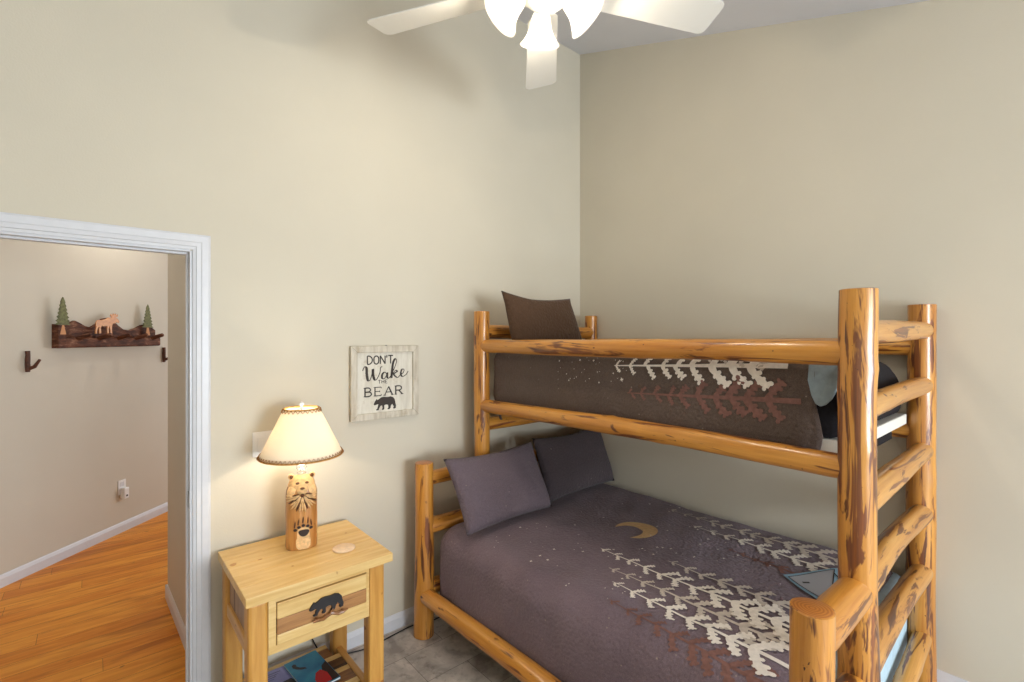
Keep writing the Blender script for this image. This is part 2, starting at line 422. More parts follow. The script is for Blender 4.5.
# window
w = struct('window_1', MB().box(WX0, WX0+.05, YN-.08, YN-.02, WZ0, WZ1).box(WX1-.05, WX1, YN-.08, YN-.02, WZ0, WZ1).box(WX0+.05, WX1-.05, YN-.08, YN-.02, WZ0, WZ0+.05)
           .box(WX0+.05, WX1-.05, YN-.08, YN-.02, WZ1-.05, WZ1).box((WX0+WX1)/2-.025, (WX0+WX1)/2+.025, YN-.08, YN-.02, WZ0+.05, WZ1-.05), M['trim'])
put('pane', MB().box(WX0+.05, (WX0+WX1)/2-.025, YN-.053, YN-.048, WZ0+.05, WZ1-.05), M['pane'], w)
put('pane', MB().box((WX0+WX1)/2+.025, WX1-.05, YN-.053, YN-.048, WZ0+.05, WZ1-.05), M['pane'], w)
b = MB()
b.box(WX0-.07, WX0, YN, YN+.018, WZ0-.07, WZ1+.07); b.box(WX1, WX1+.07, YN, YN+.018, WZ0-.07, WZ1+.07); b.box(WX0, WX1, YN, YN+.018, WZ1, WZ1+.07); b.box(WX0, WX1, YN, YN+.04, WZ0-.05, WZ0)
struct('trim_2', b, M['trim'], bevel=.003)
# hall shell: outside corner block, angled wall, far ends, ceiling
b = MB(); b.prism([(.392, YA+TH), (.357, 3.739), (3.4, 3.739), (3.4, YA+TH)], lambda x, y: (x, y, 0), lambda x, y: (x, y, 2.75))
struct('wall_hall_right', b, M['hall_wall'])
DG = 5.064
b = MB(); b.prism([(-2.55, -2.55+DG), (3.4, 3.4+DG), (3.4, 3.4+DG+.2), (-2.55, -2.55+DG+.2)], lambda x, y: (x, y, 0), lambda x, y: (x, y, 2.75))
struct('wall_hall_angled', b, M['hall_wall'])
struct('wall_hall_end', MB().box(3.4, 3.5, 3.7, 4.3, 0, 2.75).box(3.4, 3.5, 5.9, 8.5, 0, 2.75).box(3.4, 3.5, 4.3, 5.9, 0, .7).box(3.4, 3.5, 4.3, 5.9, 2.2, 2.75), M['hall_wall'])
w2 = struct('added_window', MB().box(3.43, 3.48, 4.3, 4.35, .7, 2.2).box(3.43, 3.48, 5.85, 5.9, .7, 2.2).box(3.43, 3.48, 4.35, 5.85, .7, .75).box(3.43, 3.48, 4.35, 5.85, 2.15, 2.2), M['trim'])  # unseen window, added to bring daylight into the hall
put('pane', MB().box(3.453, 3.458, 4.35, 5.85, .75, 2.15), M['pane'], w2)
struct('wall_hall_left', MB().box(-2.6, -2.5, 2.3, YA+TH, 0, 2.75).box(-2.5, XN-TH, YA, YA+TH, 0, 2.75), M['hall_wall'])
struct('ceiling', MB().box(-2.6, 3.5, YA+TH, 8.6, 2.75, 2.85), M['ceiling'])
# baseboards: profile (out, z) swept on straight runs
BP = [(0, 0), (.013, 0), (.013, .058), (.010, .066), (.008, .074), (.004, .083), (0, .083)]
def baseboard(name, p0, p1, nrm, tall=1.0):
    p0 = Vector(p0+(0,)); p1 = Vector(p1+(0,)); n = Vector(nrm+(0,)).normalized(); b = MB()
    k = len(BP); vs = []
    for p in (p0, p1): vs += [p + n*o + Vector((0,0,z*tall)) for o, z in BP]
    b.add(vs, [(i, (i+1)%k, k+(i+1)%k, k+i) for i in range(k)] + [list(range(k))[::-1], list(range(k, 2*k))])
    return struct(name, b, M['trim'])
baseboard('baseboard_left', (DX1+.073, YA), (XB, YA), (0, -1))
baseboard('baseboard_right', (XB, YN), (XB, YA-.013), (-1, 0), 1.95)
baseboard('baseboard_near', (XN, YN), (XB-.013, YN), (0, 1))
baseboard('baseboard_back', (XN, YN+.013), (XN, YA), (1, 0))
baseboard('baseboard_left', (XN+.013, YA), (DX0-.073, YA), (0, -1))
baseboard('baseboard_hall_angled', (-2.55, -2.55+DG), (3.4, 3.4+DG), (1, -1))
baseboard('baseboard_hall_right', (.392, YA+TH), (.357, 3.739), (-1, -.031))
baseboard('baseboard_hall_end', (.344, 3.739), (3.4, 3.739), (0, 1))
# door casing and jamb
def casing(y, ydir):
    b = MB(); P = [(0, 0), (.0, .010), (.012, .013), (.014, .017), (.030, .015), (.034, .018), (.058, .018), (.066, .014), (.066, 0)]
    # mitred sweep: right leg, head, left leg
    def pt(corner, o, d):
        x, z, sx, sz = corner
        return (x + sx*o, y + ydir*d, z + sz*o)
    cs = [(DX1+.005, 0, 1, 0), (DX1+.005, DH+.005, 1, 1), (DX0-.005, DH+.005, -1, 1), (DX0-.005, 0, -1, 0)]
    vs = []; k = len(P)
    for c in cs: vs += [pt(c, o, d) for o, d in P]
    fs = [(j*k+i, j*k+(i+1)%k, (j+1)*k+(i+1)%k, (j+1)*k+i) for j in range(3) for i in range(k)]
    b.add(vs, fs); return b
struct('trim_1', casing(YA, -1), M['trim'])
struct('trim_3', casing(YA+TH, 1), M['trim'])
b = MB(); JT = .018
b.box(DX1-JT+.018, DX1+.0, YA-.001, YA+TH+.001, 0, DH)
b = MB(); b.box(DX1-.004, DX1+.012, YA-.001, YA+TH+.001, 0, DH); b.box(DX0-.012, DX0+.004, YA-.001, YA+TH+.001, 0, DH); b.box(DX0+.004, DX1-.004, YA-.001, YA+TH+.001, DH-.004, DH+.012)
b.box(DX1-.012, DX1-.004, YA+.04, YA+.075, 0, DH-.004); b.box(DX0+.004, DX0+.012, YA+.04, YA+.075, 0, DH-.004); b.box(DX0+.012, DX1-.012, YA+.04, YA+.075, DH-.012, DH-.004)
dj = struct('door_1', b, M['trim'])
put('strike_plate', MB().box(DX1-.0065, DX1-.004, YA+.003, YA+.034, .90, .97), M['steel'], dj)

# ------------------------------------------------------------------ bunk bed
PX = dict(lf=1.387, uf=1.789, bk=2.807); Y0, Y1 = .437, 2.354
bed = thing('bunk_bed', (2.1, 1.4, 0), 'golden log bunk bed with barky posts and ladder end, beneath both dark quilts', 'bunk bed')
sd = [0]
def S(): sd[0] += 1; return sd[0]
log('post', (PX['lf'], Y1, 0), (PX['lf'], Y1, .95), .054, .050, bed, M['log'], S())
log('post', (PX['uf'], Y1, 0), (PX['uf'], Y1, 1.80), .050, .046, bed, M['log'], S())
log('post', (PX['bk'], Y1, 0), (PX['bk'], Y1, 1.80), .049, .045, bed, M['log'], S())
log('post', (PX['lf'], Y0, 0), (PX['lf'], Y0, .958), .055, .052, bed, M['log'], S())
log('post', (PX['uf'], Y0, 0), (PX['uf'], Y0, 1.795), .056, .050, bed, M['log_dark'], S())
log('post', (PX['bk']-.006, Y0+.012, 0), (PX['bk']-.006, Y0+.012, 1.79), .054, .052, bed, M['log_dark'], S())
# long rails
for (x, z, r, nm) in ((PX['uf'], 1.59, .0405, 'guard_rail'), (PX['bk']-.01, 1.595, .038, 'guard_rail'), (PX['uf'], 1.236, .040, 'side_rail'), (PX['bk']-.01, 1.22, .038, 'side_rail'),
                  (PX['lf'], .230, .045, 'side_rail'), (PX['bk']-.01, .125, .043, 'side_rail')):
    log(nm, (x, Y0+.01, z+.004), (x, Y1-.01, z-.002), r, r*1.0, bed, M['log'], S(), (.8, .8), bow=.004)
# head end rails (beside the left wall)
for z, r in ((.857, .041), (.595, .043), (.25, .04)):
    log('end_rail', (PX['lf'], Y1, z), (PX['bk'], Y1, z), r, r, bed, M['log'], S(), (.8, .8))
for z, r in ((1.675, .042), (1.115, .040)):
    log('end_rail', (PX['uf'], Y1, z), (PX['bk'], Y1, z), r, r, bed, M['log'], S(), (.8, .8))
# foot end
for z, r in ((.868, .047), (.585, .046), (.25, .044)):
    log('end_rail', (PX['lf'], Y0, z), (PX['uf'], Y0, z), r, r, bed, M['log'], S(), (.85, .85))
for z, r, bw in ((1.668, .040, .004), (1.424, .040, .006), (1.138, .042, .008), (.862, .043, .018), (.608, .042, .012), (.325, .036, .006)):
    log('ladder_rung', (PX['uf'], Y0, z-.004-(.17 if z < .4 else 0)), (PX['bk'], Y0+.005, z+.006), r, r*.95, bed, M['log_pale'], S(), (.85, .85), bow=bw)
# slat boards under both mattresses
for i in range(9):
    y = .62 + i*.2
    put('bed_slat', MB().box(PX['uf']+.03, PX['bk']-.04, y, y+.07, 1.232, 1.252), M['pine_x'], bed)
    put('bed_slat', MB().box(PX['lf']+.03, PX['bk']-.04, y, y+.07, .170, .190), M['pine_x'], bed)

# ---- soft goods: rounded-box cloth map
class Cloth:
    def __init__(s, x0, x1, y0, y1, zt, r, amp=.004, seed=1):
        s.x0, s.x1, s.y0, s.y1, s.zt, s.r, s.amp, s.seed = x0, x1, y0, y1, zt, r, amp, seed
    def at(s, cx, cy, off=0):
        r = s.r; ix0, ix1, iy0, iy1 = s.x0+r, s.x1-r, s.y0+r, s.y1-r
        ax = cx-ix0 if cx < ix0 else (cx-ix1 if cx > ix1 else 0)
        ay = cy-iy0 if cy < iy0 else (cy-iy1 if cy > iy1 else 0)
        bx = min(max(cx, ix0), ix1); by = min(max(cy, iy0), iy1)
        L = sqrt(ax*ax+ay*ay)
        rr = r+off
        w = s.amp*(sin(cx*7+s.seed)*cos(cy*5.3+s.seed*2)+.5*sin(cx*17+cy*13+s.seed)+.3*sin(cy*31-cx*11))
        if L < 1e-9: return Vector((bx, by, s.zt+off+w))
        dx, dy = ax/L, ay/L; th = min(L/r, pi/2)
        hx = rr*sin(th); z = s.zt - r + rr*cos(th)
        if L > r*pi/2: z -= L-r*pi/2
        wob = w*1.6*sin(th)
        return Vector((bx+dx*(hx+wob), by+dy*(hx+wob), z+w*cos(th)))
    def sheet(s, cx0, cx1, cy0, cy1, nx, ny, maxL=None, thick=.012):
        mb = MB(); vs = []
        for off in (0, -thick):
            for j in range(ny+1):
                for i in range(nx+1):
                    vs.append(s.at(cx0+(cx1-cx0)*i/nx, cy0+(cy1-cy0)*j/ny, off))
        N = (nx+1)*(ny+1); fs = []
        for j in range(ny):
            for i in range(nx):
                a = j*(nx+1)+i; fs.append((a, a+1, a+nx+2, a+nx+1)); fs.append((N+a, N+a+nx+1, N+a+nx+2, N+a+1))
        for i in range(nx):
            a = i; fs.append((a, N+a, N+a+1, a+1)); a = ny*(nx+1)+i; fs.append((a, a+1, N+a+1, N+a))
        for j in range(ny):
            a = j*(nx+1); fs.append((a, a+nx+1, N+a+nx+1, N+a)); a = j*(nx+1)+nx; fs.append((a, N+a, N+a+nx+1, a+nx+1))
        mb.add(vs, fs); return mb
def rbox(mb, x0, x1, y0, y1, z0, z1, r, n=6):
    """rounded mattress-like box"""
    vs = []; ring = []
    cx = [(x1-r, y1-r, 0), (x0+r, y1-r, pi/2), (x0+r, y0+r, pi), (x1-r, y0+r, 3*pi/2)]
    prof = [(r-r*.999*1, z0)] 
    layers = []
    rz = min(r, (z1-z0)/2*.98)
    for i in range(n+1):
        t = pi/2*i/n; layers.append((rz*(1-sin(t)), z0+rz*(1-cos(t))))
    for i in range(n+1):
        t = pi/2*(1-i/n); layers.append((rz*(1-sin(t)), z1-rz*(1-cos(t))))
    seg = 4*(n+1)
    for (ins, z) in layers:
        for (px, py, a0) in cx:
            for k in range(n+1):
                a = a0+pi/2*k/n; rr = max(r-ins, .0005); vs.append((px+rr*cos(a), py+rr*sin(a), z))
    m = len(layers); fs = [(i*seg+k, i*seg+(k+1)%seg, (i+1)*seg+(k+1)%seg, (i+1)*seg+k) for i in range(m-1) for k in range(seg)]
    fs += [list(range(seg))[::-1], [(m-1)*seg+k for k in range(seg)]]
    mb.add(vs, fs); return mb
# strip shapes on cloth
def pine(mb, cl, tx, ty, bx, by, wmax, seed, n=11, off=.0025):
    """pine tree applique: tip (tx,ty), base (bx,by) in cloth coordinates"""
    rg = random.Random(seed); ax = Vector((bx-tx, by-ty)); L = ax.length; ax /= L; nx = Vector((-ax.y, ax.x))
    def strip(pts, ws, o):
        vs = []; m = len(pts)
        for i, p in enumerate(pts):
            d = (pts[min(i+1, m-1)]-pts[max(i-1, 0)]).normalized(); q = Vector((-d.y, d.x))
            for sg in (1, -1): c = p+q*ws[i]*sg; vs.append(cl.at(c.x, c.y, o))
        mb.add(vs, [(2*i, 2*i+1, 2*i+3, 2*i+2) for i in range(m-1)])
    T = Vector((tx, ty)); m = 26
    strip([T+ax*L*i/m for i in range(m+1)], [.002+.008*i/m for i in range(m+1)], off)
    k = 0
    for i in range(n):
        p = (i+.25)/n*.9; ln0 = wmax*(.26+.86*p)
        for sg in (1, -1):
            k += 1; ln = ln0*rg.uniform(.85, 1.15); root = T+ax*L*(p+rg.uniform(-.015, .015))
            ang = radians(rg.uniform(56, 70)); d0 = ax*cos(ang)+nx*sg*sin(ang)
            ns = 12; pts = []; ws = []; q = root.copy(); o_ = off+.0006*(k % 4); phs = rg.uniform(0, 1)
            for j in range(ns+1):
                s_ = j/ns; pts.append(q.copy()); d = (d0*(1-.45*s_)+ax*.45*s_).normalized(); q += d*ln/ns
                wv = .11*ln*(.75+.5*abs(sin(s_*pi*2+phs)))
                if j == ns: wv *= .5
                ws.append(max(wv, .0035))
            strip(pts, ws, o_)
            for side in (1, -1):     # twig lobes
                for s_ in (.35, .62, .88):
                    c = pts[int(s_*ns)]; a2 = ang*.8+side*radians(58)
                    dd = ax*cos(a2)+nx*sg*sin(a2); ll = ln*.24*rg.uniform(.8, 1.25)
                    strip([c, c+dd*ll*.45, c+dd*ll*.8, c+dd*ll], [ll*.20, ll*.27, ll*.29, ll*.13], o_+.0003)
def star(mb, cl, x, y, r, off=.003, n=4):
    vs = [cl.at(x, y, off)]; 
    for i in range(2*n):
        rr = r if i % 2 == 0 else r*.38; a = pi*i/n+.3; vs.append(cl.at(x+rr*cos(a), y+rr*sin(a), off))
    mb.add(vs, [(0, 1+i, 1+(i+1)%(2*n)) for i in range(2*n)])

# lower bunk
def stars(mb, cl):
    rg = random.Random(4)
    for i in range(95):
        x = rg.uniform(1.5, 2.8); y = rg.uniform(1.15, 2.0)
        if abs(x-2.22) < .14 and abs(y-1.56) < .14: continue
        star(mb, cl, x, y, rg.choice((.003, .004, .0045, .009)))
    for i in range(16): star(mb, cl, rg.uniform(2.08, 2.5), rg.uniform(.8, 1.5), rg.uniform(.004, .010))
tag(put('mattress', rbox(MB(), 1.455, 2.822, .491, 2.290, .192, .570, .060), M['pale_blue'], smooth=True), 'thick pale blue covered mattress on the lower bunk', 'mattress')
LQ = Cloth(1.432, 2.846, .487, 2.345, .600, .12, .004, 1)
qm = LQ.sheet(1.432+.12-.43, 2.846-.12+.18, .487+.12-.075, 2.345-.12+.32, 90, 100)
qm.cm = 1; stars(qm, LQ)
q1 = put('quilt', qm, [M['quilt'], M['cream']], smooth=True)
tag(q1, 'large dark plum quilt with crescent moon and cream pines, on the lower bunk', 'quilt')
def applique(name, parent, mat, fn):
    mb = MB(); fn(mb); return put(name, mb, mat, parent, smooth=True)
FE = .545
for (tx, ty, w_, sdv, mt) in ((1.896, 1.527, .12, 11, 'cream'), (1.777, 1.385, .11, 12, 'cream2'), (1.673, 1.285, .12, 13, 'cream'), (2.024, 1.237, .11, 14, 'cream2'),
                              (2.640, 1.593, .10, 15, 'cream2'), (2.506, 1.376, .115, 16, 'cream')):
    applique('pine_applique', q1, M[mt], lambda mb: pine(mb, LQ, tx, ty, tx-.005, FE+.02, w_, sdv, int((ty-FE)/.085), .0025+.0012*(sdv % 3)))
applique('pine_applique', q1, M['rust'], lambda mb: pine(mb, LQ, 1.555, 1.21, 1.535, FE, .10, 21, 9, .0015))
applique('pine_applique', q1, M['rust'], lambda mb: pine(mb, LQ, 2.37, 1.12, 2.35, .80, .05, 22, 5, .0015))
def moon(mb):
    cx, cy, ro = 2.222, 1.548, .112; vs = []; n = 28; a0 = radians(140)
    dirx = Vector((-1.0, .36))   # opening direction (cloth frame), towards the head and the front
    base = atan2(dirx.y, dirx.x)
    outer = []; inner = []
    for i in range(n+1):
        t = i/n; a = base + radians(38) + radians(284)*t
        outer.append((cx+ro*cos(a), cy+ro*sin(a)))
        w_ = .092*sin(pi*t)**.8
        inner.append((cx+(ro-w_)*cos(a), cy+(ro-w_)*sin(a)))
    for o_, i_ in zip(outer, inner): vs += [LQ.at(*o_, .003), LQ.at(*i_, .003)]
    mb.add(vs, [(2*i, 2*i+1, 2*i+3, 2*i+2) for i in range(n)])
applique('moon_applique', q1, M['moon'], moon)
# printed blue panel near the foot
def quad_panel(mb, pts, off, n=6):
    A, B_, C_, D = [Vector(p) for p in pts]; vs = []
    for j in range(n+1):
        for i in range(n+1):
            u_, v_ = i/n, j/n; p = (A*(1-u_)+B_*u_)*(1-v_)+(D*(1-u_)+C_*u_)*v_; vs.append(LQ.at(p.x, p.y, off))
    mb.add(vs, [(j*(n+1)+i, j*(n+1)+i+1, (j+1)*(n+1)+i+1, (j+1)*(n+1)+i) for j in range(n) for i in range(n)])
pan = applique('printed_panel', q1, M['panel_blue'], lambda mb: quad_panel(mb, [(2.286, .835), (2.53, .70), (2.37, .50), (2.13, .60)], .0075))
pan['label'] = 'light blue printed panel near the foot of the quilt'
def tri(mb, a, b_, c, off):
    quad_panel(mb, [a, b_, c, c], off)
applique('tent_print', pan, M['panel_grey'], lambda mb: tri(mb, (2.282, .812), (2.500, .700), (2.165, .62), .009))
def inkl(mb):
    def seg(a, b_, w_=.004):
        a = Vector(a); b_ = Vector(b_); d = (b_-a).normalized(); q = Vector((-d.y, d.x))*w_/2
        vs = []
        for i in range(5):
            p = a+(b_-a)*i/4; vs += [LQ.at(p.x+q.x, p.y+q.y, .0105), LQ.at(p.x-q.x, p.y-q.y, .0105)]
        mb.add(vs, [(2*i, 2*i+1, 2*i+3, 2*i+2) for i in range(4)])
    seg((2.282, .812), (2.500, .700)); seg((2.282, .812), (2.165, .62)); seg((2.500, .700), (2.165, .62)); seg((2.46, .69), (2.40, .64), .006)
    seg((2.40, .64), (2.24, .60), .006); seg((2.44, .655), (2.42, .63), .005); seg((2.28, .755), (2.30, .735), .012); seg((2.38, .60), (2.35, .575), .006); seg((2.33, .61), (2.30, .585), .006)
applique('ink_lines', pan, M['black'], inkl)
applique('ink_letters', pan, M['cream'], lambda mb: [quad_panel(mb, [(x, y), (x+.035, y-.018), (x+.028, y-.032), (x-.007, y-.014)], .0098, 2) for x, y in ((2.42, .66), (2.36, .645), (2.30, .63))])

# upper bunk
fd = put('bed_board', MB().box(1.872, 2.755, .492, 2.30, 1.257, 1.302), M['board_white'], bevel=.004)
tag(fd, 'white foundation board under the upper bunk mattress', 'bed base')
br = MB(); br.box(2.0, 2.5, .494, .52, 1.225, 1.2565)
tag(put('support_bracket', br, M['mattress_black'], bevel=.003), 'black support strip under the white board at the ladder end', 'bracket')
def up_matt():
    mb = MB(); prof = []; x0, x1, z0, z1 = 1.862, 2.755, 1.303, 1.560
    for i in range(7): t = pi/2*i/6; prof.append((x0+.05-.05*cos(t), z1-.05+.05*sin(t)))
    for i in range(11): t = pi/2*(1-i/10); prof.append((x1-.45+.45*cos(t), z1-.20+.20*sin(t)))
    for i in range(5): t = -pi/2*i/4; prof.append((x1-.03+.03*cos(t), z0+.03+.03*sin(t)))
    for i in range(5): t = -pi/2-pi/2*i/4; prof.append((x0+.03+.03*cos(t), z0+.03+.03*sin(t)))
    ys = [.505, .515, .54, 2.26, 2.29, 2.30]; ins = [.03, .01, 0, 0, .01, .03]
    cx, cz = (x0+x1)/2, (z0+z1)/2; vs = []
    for y, q in zip(ys, ins):
        for (x, z) in prof:
            vs.append((cx+(x-cx)*(1-q/.45), y, cz+(z-cz)*(1-q/.13*.9)))
    k = len(prof); m = len(ys)
    mb.add(vs, [(i*k+j, i*k+(j+1)%k, (i+1)*k+(j+1)%k, (i+1)*k+j) for i in range(m-1) for j in range(k)] + [list(range(k))[::-1], [(m-1)*k+j for j in range(k)]])
    return mb
mm = put('mattress', up_matt(), M['mattress_black'], smooth='auto'); tag(mm, 'black mattress on the white board of the upper bunk', 'mattress')
UQ = Cloth(1.842, 2.60, .46, 2.345, 1.578, .075, .003, 3)
def uq_sheet():
    cl = UQ; mb = MB(); nx, ny = 70, 110; vs = []
    cx0, cx1, cy1 = 1.842+.075-.385, 2.60-.075+.09, 2.345-.075+.30
    thick = .014
    for off in (0, -thick):
        for j in range(ny+1):
            for i in range(nx+1):
                u_ = i/nx; cx = cx0+(cx1-cx0)*u_
                # hem near the foot: cut at y, bulging lower corner
                yh = .575 + .035*max(0, (1-u_*4))*0 - .018*math.exp(-((cx-(cx0+.08))/.07)**2)
                cy = yh + (cy1-yh)*j/ny
                p = cl.at(cx, cy, off)
                # tuck under at the bottom hem
                if p.z < 1.33: p.x += (1.33-p.z)**2*1.2
                e = max(0, 1-(cy-yh)/.05); p.x += .006*sin(pi*e)
                if p.z < 1.40 and e > 0: p.x += .012*e
                vs.append(p)
    N = (nx+1)*(ny+1); fs = []
    for j in range(ny):
        for i in range(nx):
            a = j*(nx+1)+i; fs.append((a, a+1, a+nx+2, a+nx+1)); fs.append((N+a, N+a+nx+1, N+a+nx+2, N+a+1))
    for i in range(nx):
        a = i; fs.append((a, N+a, N+a+1, a+1)); a = ny*(nx+1)+i; fs.append((a, a+1, N+a+1, N+a))
    for j in range(ny):
        a = j*(nx+1); fs.append((a, a+nx+1, N+a+nx+1, N+a)); a = j*(nx+1)+nx; fs.append((a, N+a, N+a+nx+1, a+nx+1))
    mb.add(vs, fs); return mb
def up_c(z): # cloth x coordinate on the front side for height z
    r = .075; return 1.842+r-(r*pi/2+(1.578-r)-z)
def stars2(mb):
    rg = random.Random(9)
    for i in range(40): star(mb, UQ, up_c(rg.uniform(1.42, 1.55)), rg.uniform(1.3, 1.8), rg.choice((.003, .003, .004, .006)))
    star(mb, UQ, up_c(1.45), 1.36, .012)
    star(mb, UQ, up_c(1.53), 1.53, .008); star(mb, UQ, up_c(1.53), 1.62, .008)
qm = uq_sheet(); qm.cm = 1; stars2(qm)
q2 = put('quilt', qm, [M['quilt_up'], M['cream']], smooth=True)
tag(q2, 'dark brown quilt with a cream and a rust pine, on the upper bunk', 'quilt')
applique('pine_applique', q2, M['cream'], lambda mb: pine(mb, UQ, up_c(1.512), 1.40, up_c(1.545), .66, .125, 31, 9, .004))
applique('pine_applique', q2, M['cream2'], lambda mb: pine(mb, UQ, up_c(1.57), 1.1, up_c(1.56), .68, .05, 34, 6, .0035))
applique('pine_applique', q2, M['rust'], lambda mb: pine(mb, UQ, up_c(1.392), 1.33, up_c(1.425), .615, .10, 32, 10, .0022))
# folded back lining at the foot of the upper quilt
fl = MB(); fl.prism([(.596, 1.572), (.594, 1.50), (.584, 1.45), (.572, 1.422), (.558, 1.413), (.542, 1.420), (.524, 1.442), (.510, 1.475), (.502, 1.52), (.500, 1.572)],
         lambda y, z: (1.836+max(0, z-1.53)**2*12+.12*(.6-y), y, z), lambda y, z: (1.849+max(0, z-1.53)**2*12+.12*(.6-y), y, z))
lo = put('folded_lining', fl, M['lining'], q2, bevel=.004); lo['label'] = 'grey-blue lining folded back at the foot end'

# pillows: w x h cushion standing on its long edge
def pillow(name, c0, c1, h, tilt, th, mat, label, seed, curl=(0, 0, 0, 0), taper=(0, 0)):
    """c0,c1: bottom edge ends (world); leaning back by tilt"""
    c0 = Vector(c0); c1 = Vector(c1); ex = (c1-c0); W = ex.length; ex.normalize()
    nrm = Vector((ex.y, -ex.x, 0)).normalized()        # towards viewer
    up = (Vector((0,0,1))*cos(tilt) - nrm*sin(tilt)).normalized(); fr = ex.cross(up) * 1.0
    if fr.dot(nrm) < 0: fr = -fr
    n = 26; rg = random.Random(seed); ph = [rg.uniform(0, 6) for _ in range(4)]; vs = []; faces = []
    for side in (1, -1):
        for j in range(n+1):
            for i in range(n+1):
                u_, v_ = i/n*2-1, j/n*2-1
                pin = 1-.045*(1-abs(v_)**2)*abs(u_)**3*1.0; piv = 1-.06*(1-abs(u_)**2)*abs(v_)**3
                d = (max(0, 1-abs(u_)**2.6)*max(0, 1-abs(v_)**2.4))**.42
                d *= 1+.05*sin(5*u_+ph[0])*cos(4*v_+ph[1])
                bt = th*(1+.18*(-v_))
                off = side*bt*.5*d
                cr = 0
                a = u_*pin; b_ = v_*piv
                zc = 0
                for (su, sv, amt) in ((-1, 1, curl[0]), (1, 1, curl[1]), (-1, -1, curl[2]), (1, -1, curl[3])):
                    wgt = max(0, 1-sqrt((u_-su)**2+(v_-sv)**2)/.8); zc += amt*wgt
                p = c0 + ex*(W*(a+1)/2) + up*(h*(b_+1)/2+zc) + fr*(off + th*.5)
                p += ex*((v_+1)/2*(taper[0]*(1-u_)/2+taper[1]*(1+u_)/2))
                p.z += -.012*sin(pi*(u_+1)/2)*(v_ > 0)*v_ 
                vs.append(p)
    N = (n+1)**2; fs = []
    for j in range(n):
        for i in range(n):
            a = j*(n+1)+i; fs.append((a, a+1, a+n+2, a+n+1)); fs.append((N+a, N+a+n+1, N+a+n+2, N+a+1))
    for i in range(n):
        a = i; fs.append((a, N+a, N+a+1, a+1)); a = n*(n+1)+i; fs.append((a, a+1, N+a+1, N+a))
        a = i*(n+1); fs.append((a, a+n+1, N+a+n+1, N+a)); a = i*(n+1)+n; fs.append((a, N+a, N+a+n+1, a+n+1))
    mb = MB().add(vs, fs); bm = None
    o = put(name, mb, mat, smooth=True)
    me = o.data; bm = bmesh.new(); bm.from_mesh(me); bmesh.ops.remove_doubles(bm, verts=bm.verts, dist=1e-5); bmesh.ops.recalc_face_normals(bm, faces=bm.faces); bm.to_mesh(me); bm.free()
    for p in me.polygons: p.use_smooth = True
    return tag(o, label, 'pillow')
pillow('pillow', (1.445, 2.085, .596), (2.085, 2.105, .596), .41, radians(29), .13, M['pillow'], 'plum pillow on the lower bunk nearer the bedside table, leaning on the log end', 1, (0, .0, 0, 0), (-.01, .02))
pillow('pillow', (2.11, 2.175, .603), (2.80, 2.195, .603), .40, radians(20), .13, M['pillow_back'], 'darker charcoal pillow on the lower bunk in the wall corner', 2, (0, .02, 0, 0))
pillow('pillow', (1.842, 2.19, 1.583), (2.44, 2.165, 1.583), .305, radians(5), .12, M['pillow_up'], 'dark brown pillow standing on the upper bunk', 3, (.02, 0, 0, 0), (-.06, -.10))

# ------------------------------------------------------------------ nightstand
TX0, TX1, TY0, TY1, TZ = .417, .997, 1.955, 2.472, .698
ns = thing('nightstand', (.707, 2.21, 0), 'honey pine bedside table with a bear drawer and slatted shelf', 'nightstand')
b = MB(); nb = 5
for i in range(nb):
    y0 = TY0+(TY1-TY0)*i/nb; b.box(TX0, TX1, y0+.0004, TY0+(TY1-TY0)*(i+1)/nb-.0004, TZ-.036, TZ)
put('tabletop', b, M['pine_x'], ns, bevel=.0025)
LW = .070
for (x, y) in ((TX0+.012, TY0+.02), (TX1-.029-LW, TY0+.02), (TX0+.012, TY1-.02-LW), (TX1-.029-LW, TY1-.02-LW)):
    put('leg', MB().box(x, x+LW, y, y+LW, 0, TZ-.036), M['pine_z'], ns, origin=(x, y, 0), bevel=.012)
fy = TY0+.025; lx0, lx1 = TX0+.012+LW, TX1-.029-LW      # front plane between the legs
b = MB(); b.box(lx0, lx1, fy, fy+.02, .640, TZ-.036); b.box(lx0, lx1, fy, fy+.02, .447, .476); b.box(lx0, lx0+.027, fy, fy+.02, .476, .640); b.box(lx1-.013, lx1, fy, fy+.02, .476, .640)
put('front_frame', b, M['pine_x'], ns)
for x, nm in ((TX0+.03, 'side_panel'), (TX1-.029-.04, 'side_panel')):
    put(nm, MB().box(x, x+.018, TY0+.02+LW, TY1-.02-LW, .50, TZ-.036), M['barn_side'], ns)
    put('side_rail', MB().box(x-.012, x+.022, TY0+.02+LW, TY1-.02-LW, .447, .50), M['pine_y'], ns, bevel=.004)
put('back_panel', MB().box(lx0, lx1, TY1-.045, TY1-.03, .447, TZ-.036), M['pine_x'], ns)
dr = put('drawer', MB().box(lx0+.029, lx1-.015, fy-.008, fy+.30, .479, .516), M['pine_x'], ns, bevel=.003)
put('upper_board', MB().box(lx0+.029, lx1-.015, fy-.008, fy+.016, .575, .637), M['pine_x'], dr, bevel=.003)
mb_ = put('rough_board', MB().box(lx0+.029, lx1-.015, fy-.008, fy+.016, .517, .574), M['barn'], dr, bevel=.003); mb_['label'] = 'rough brown middle board'
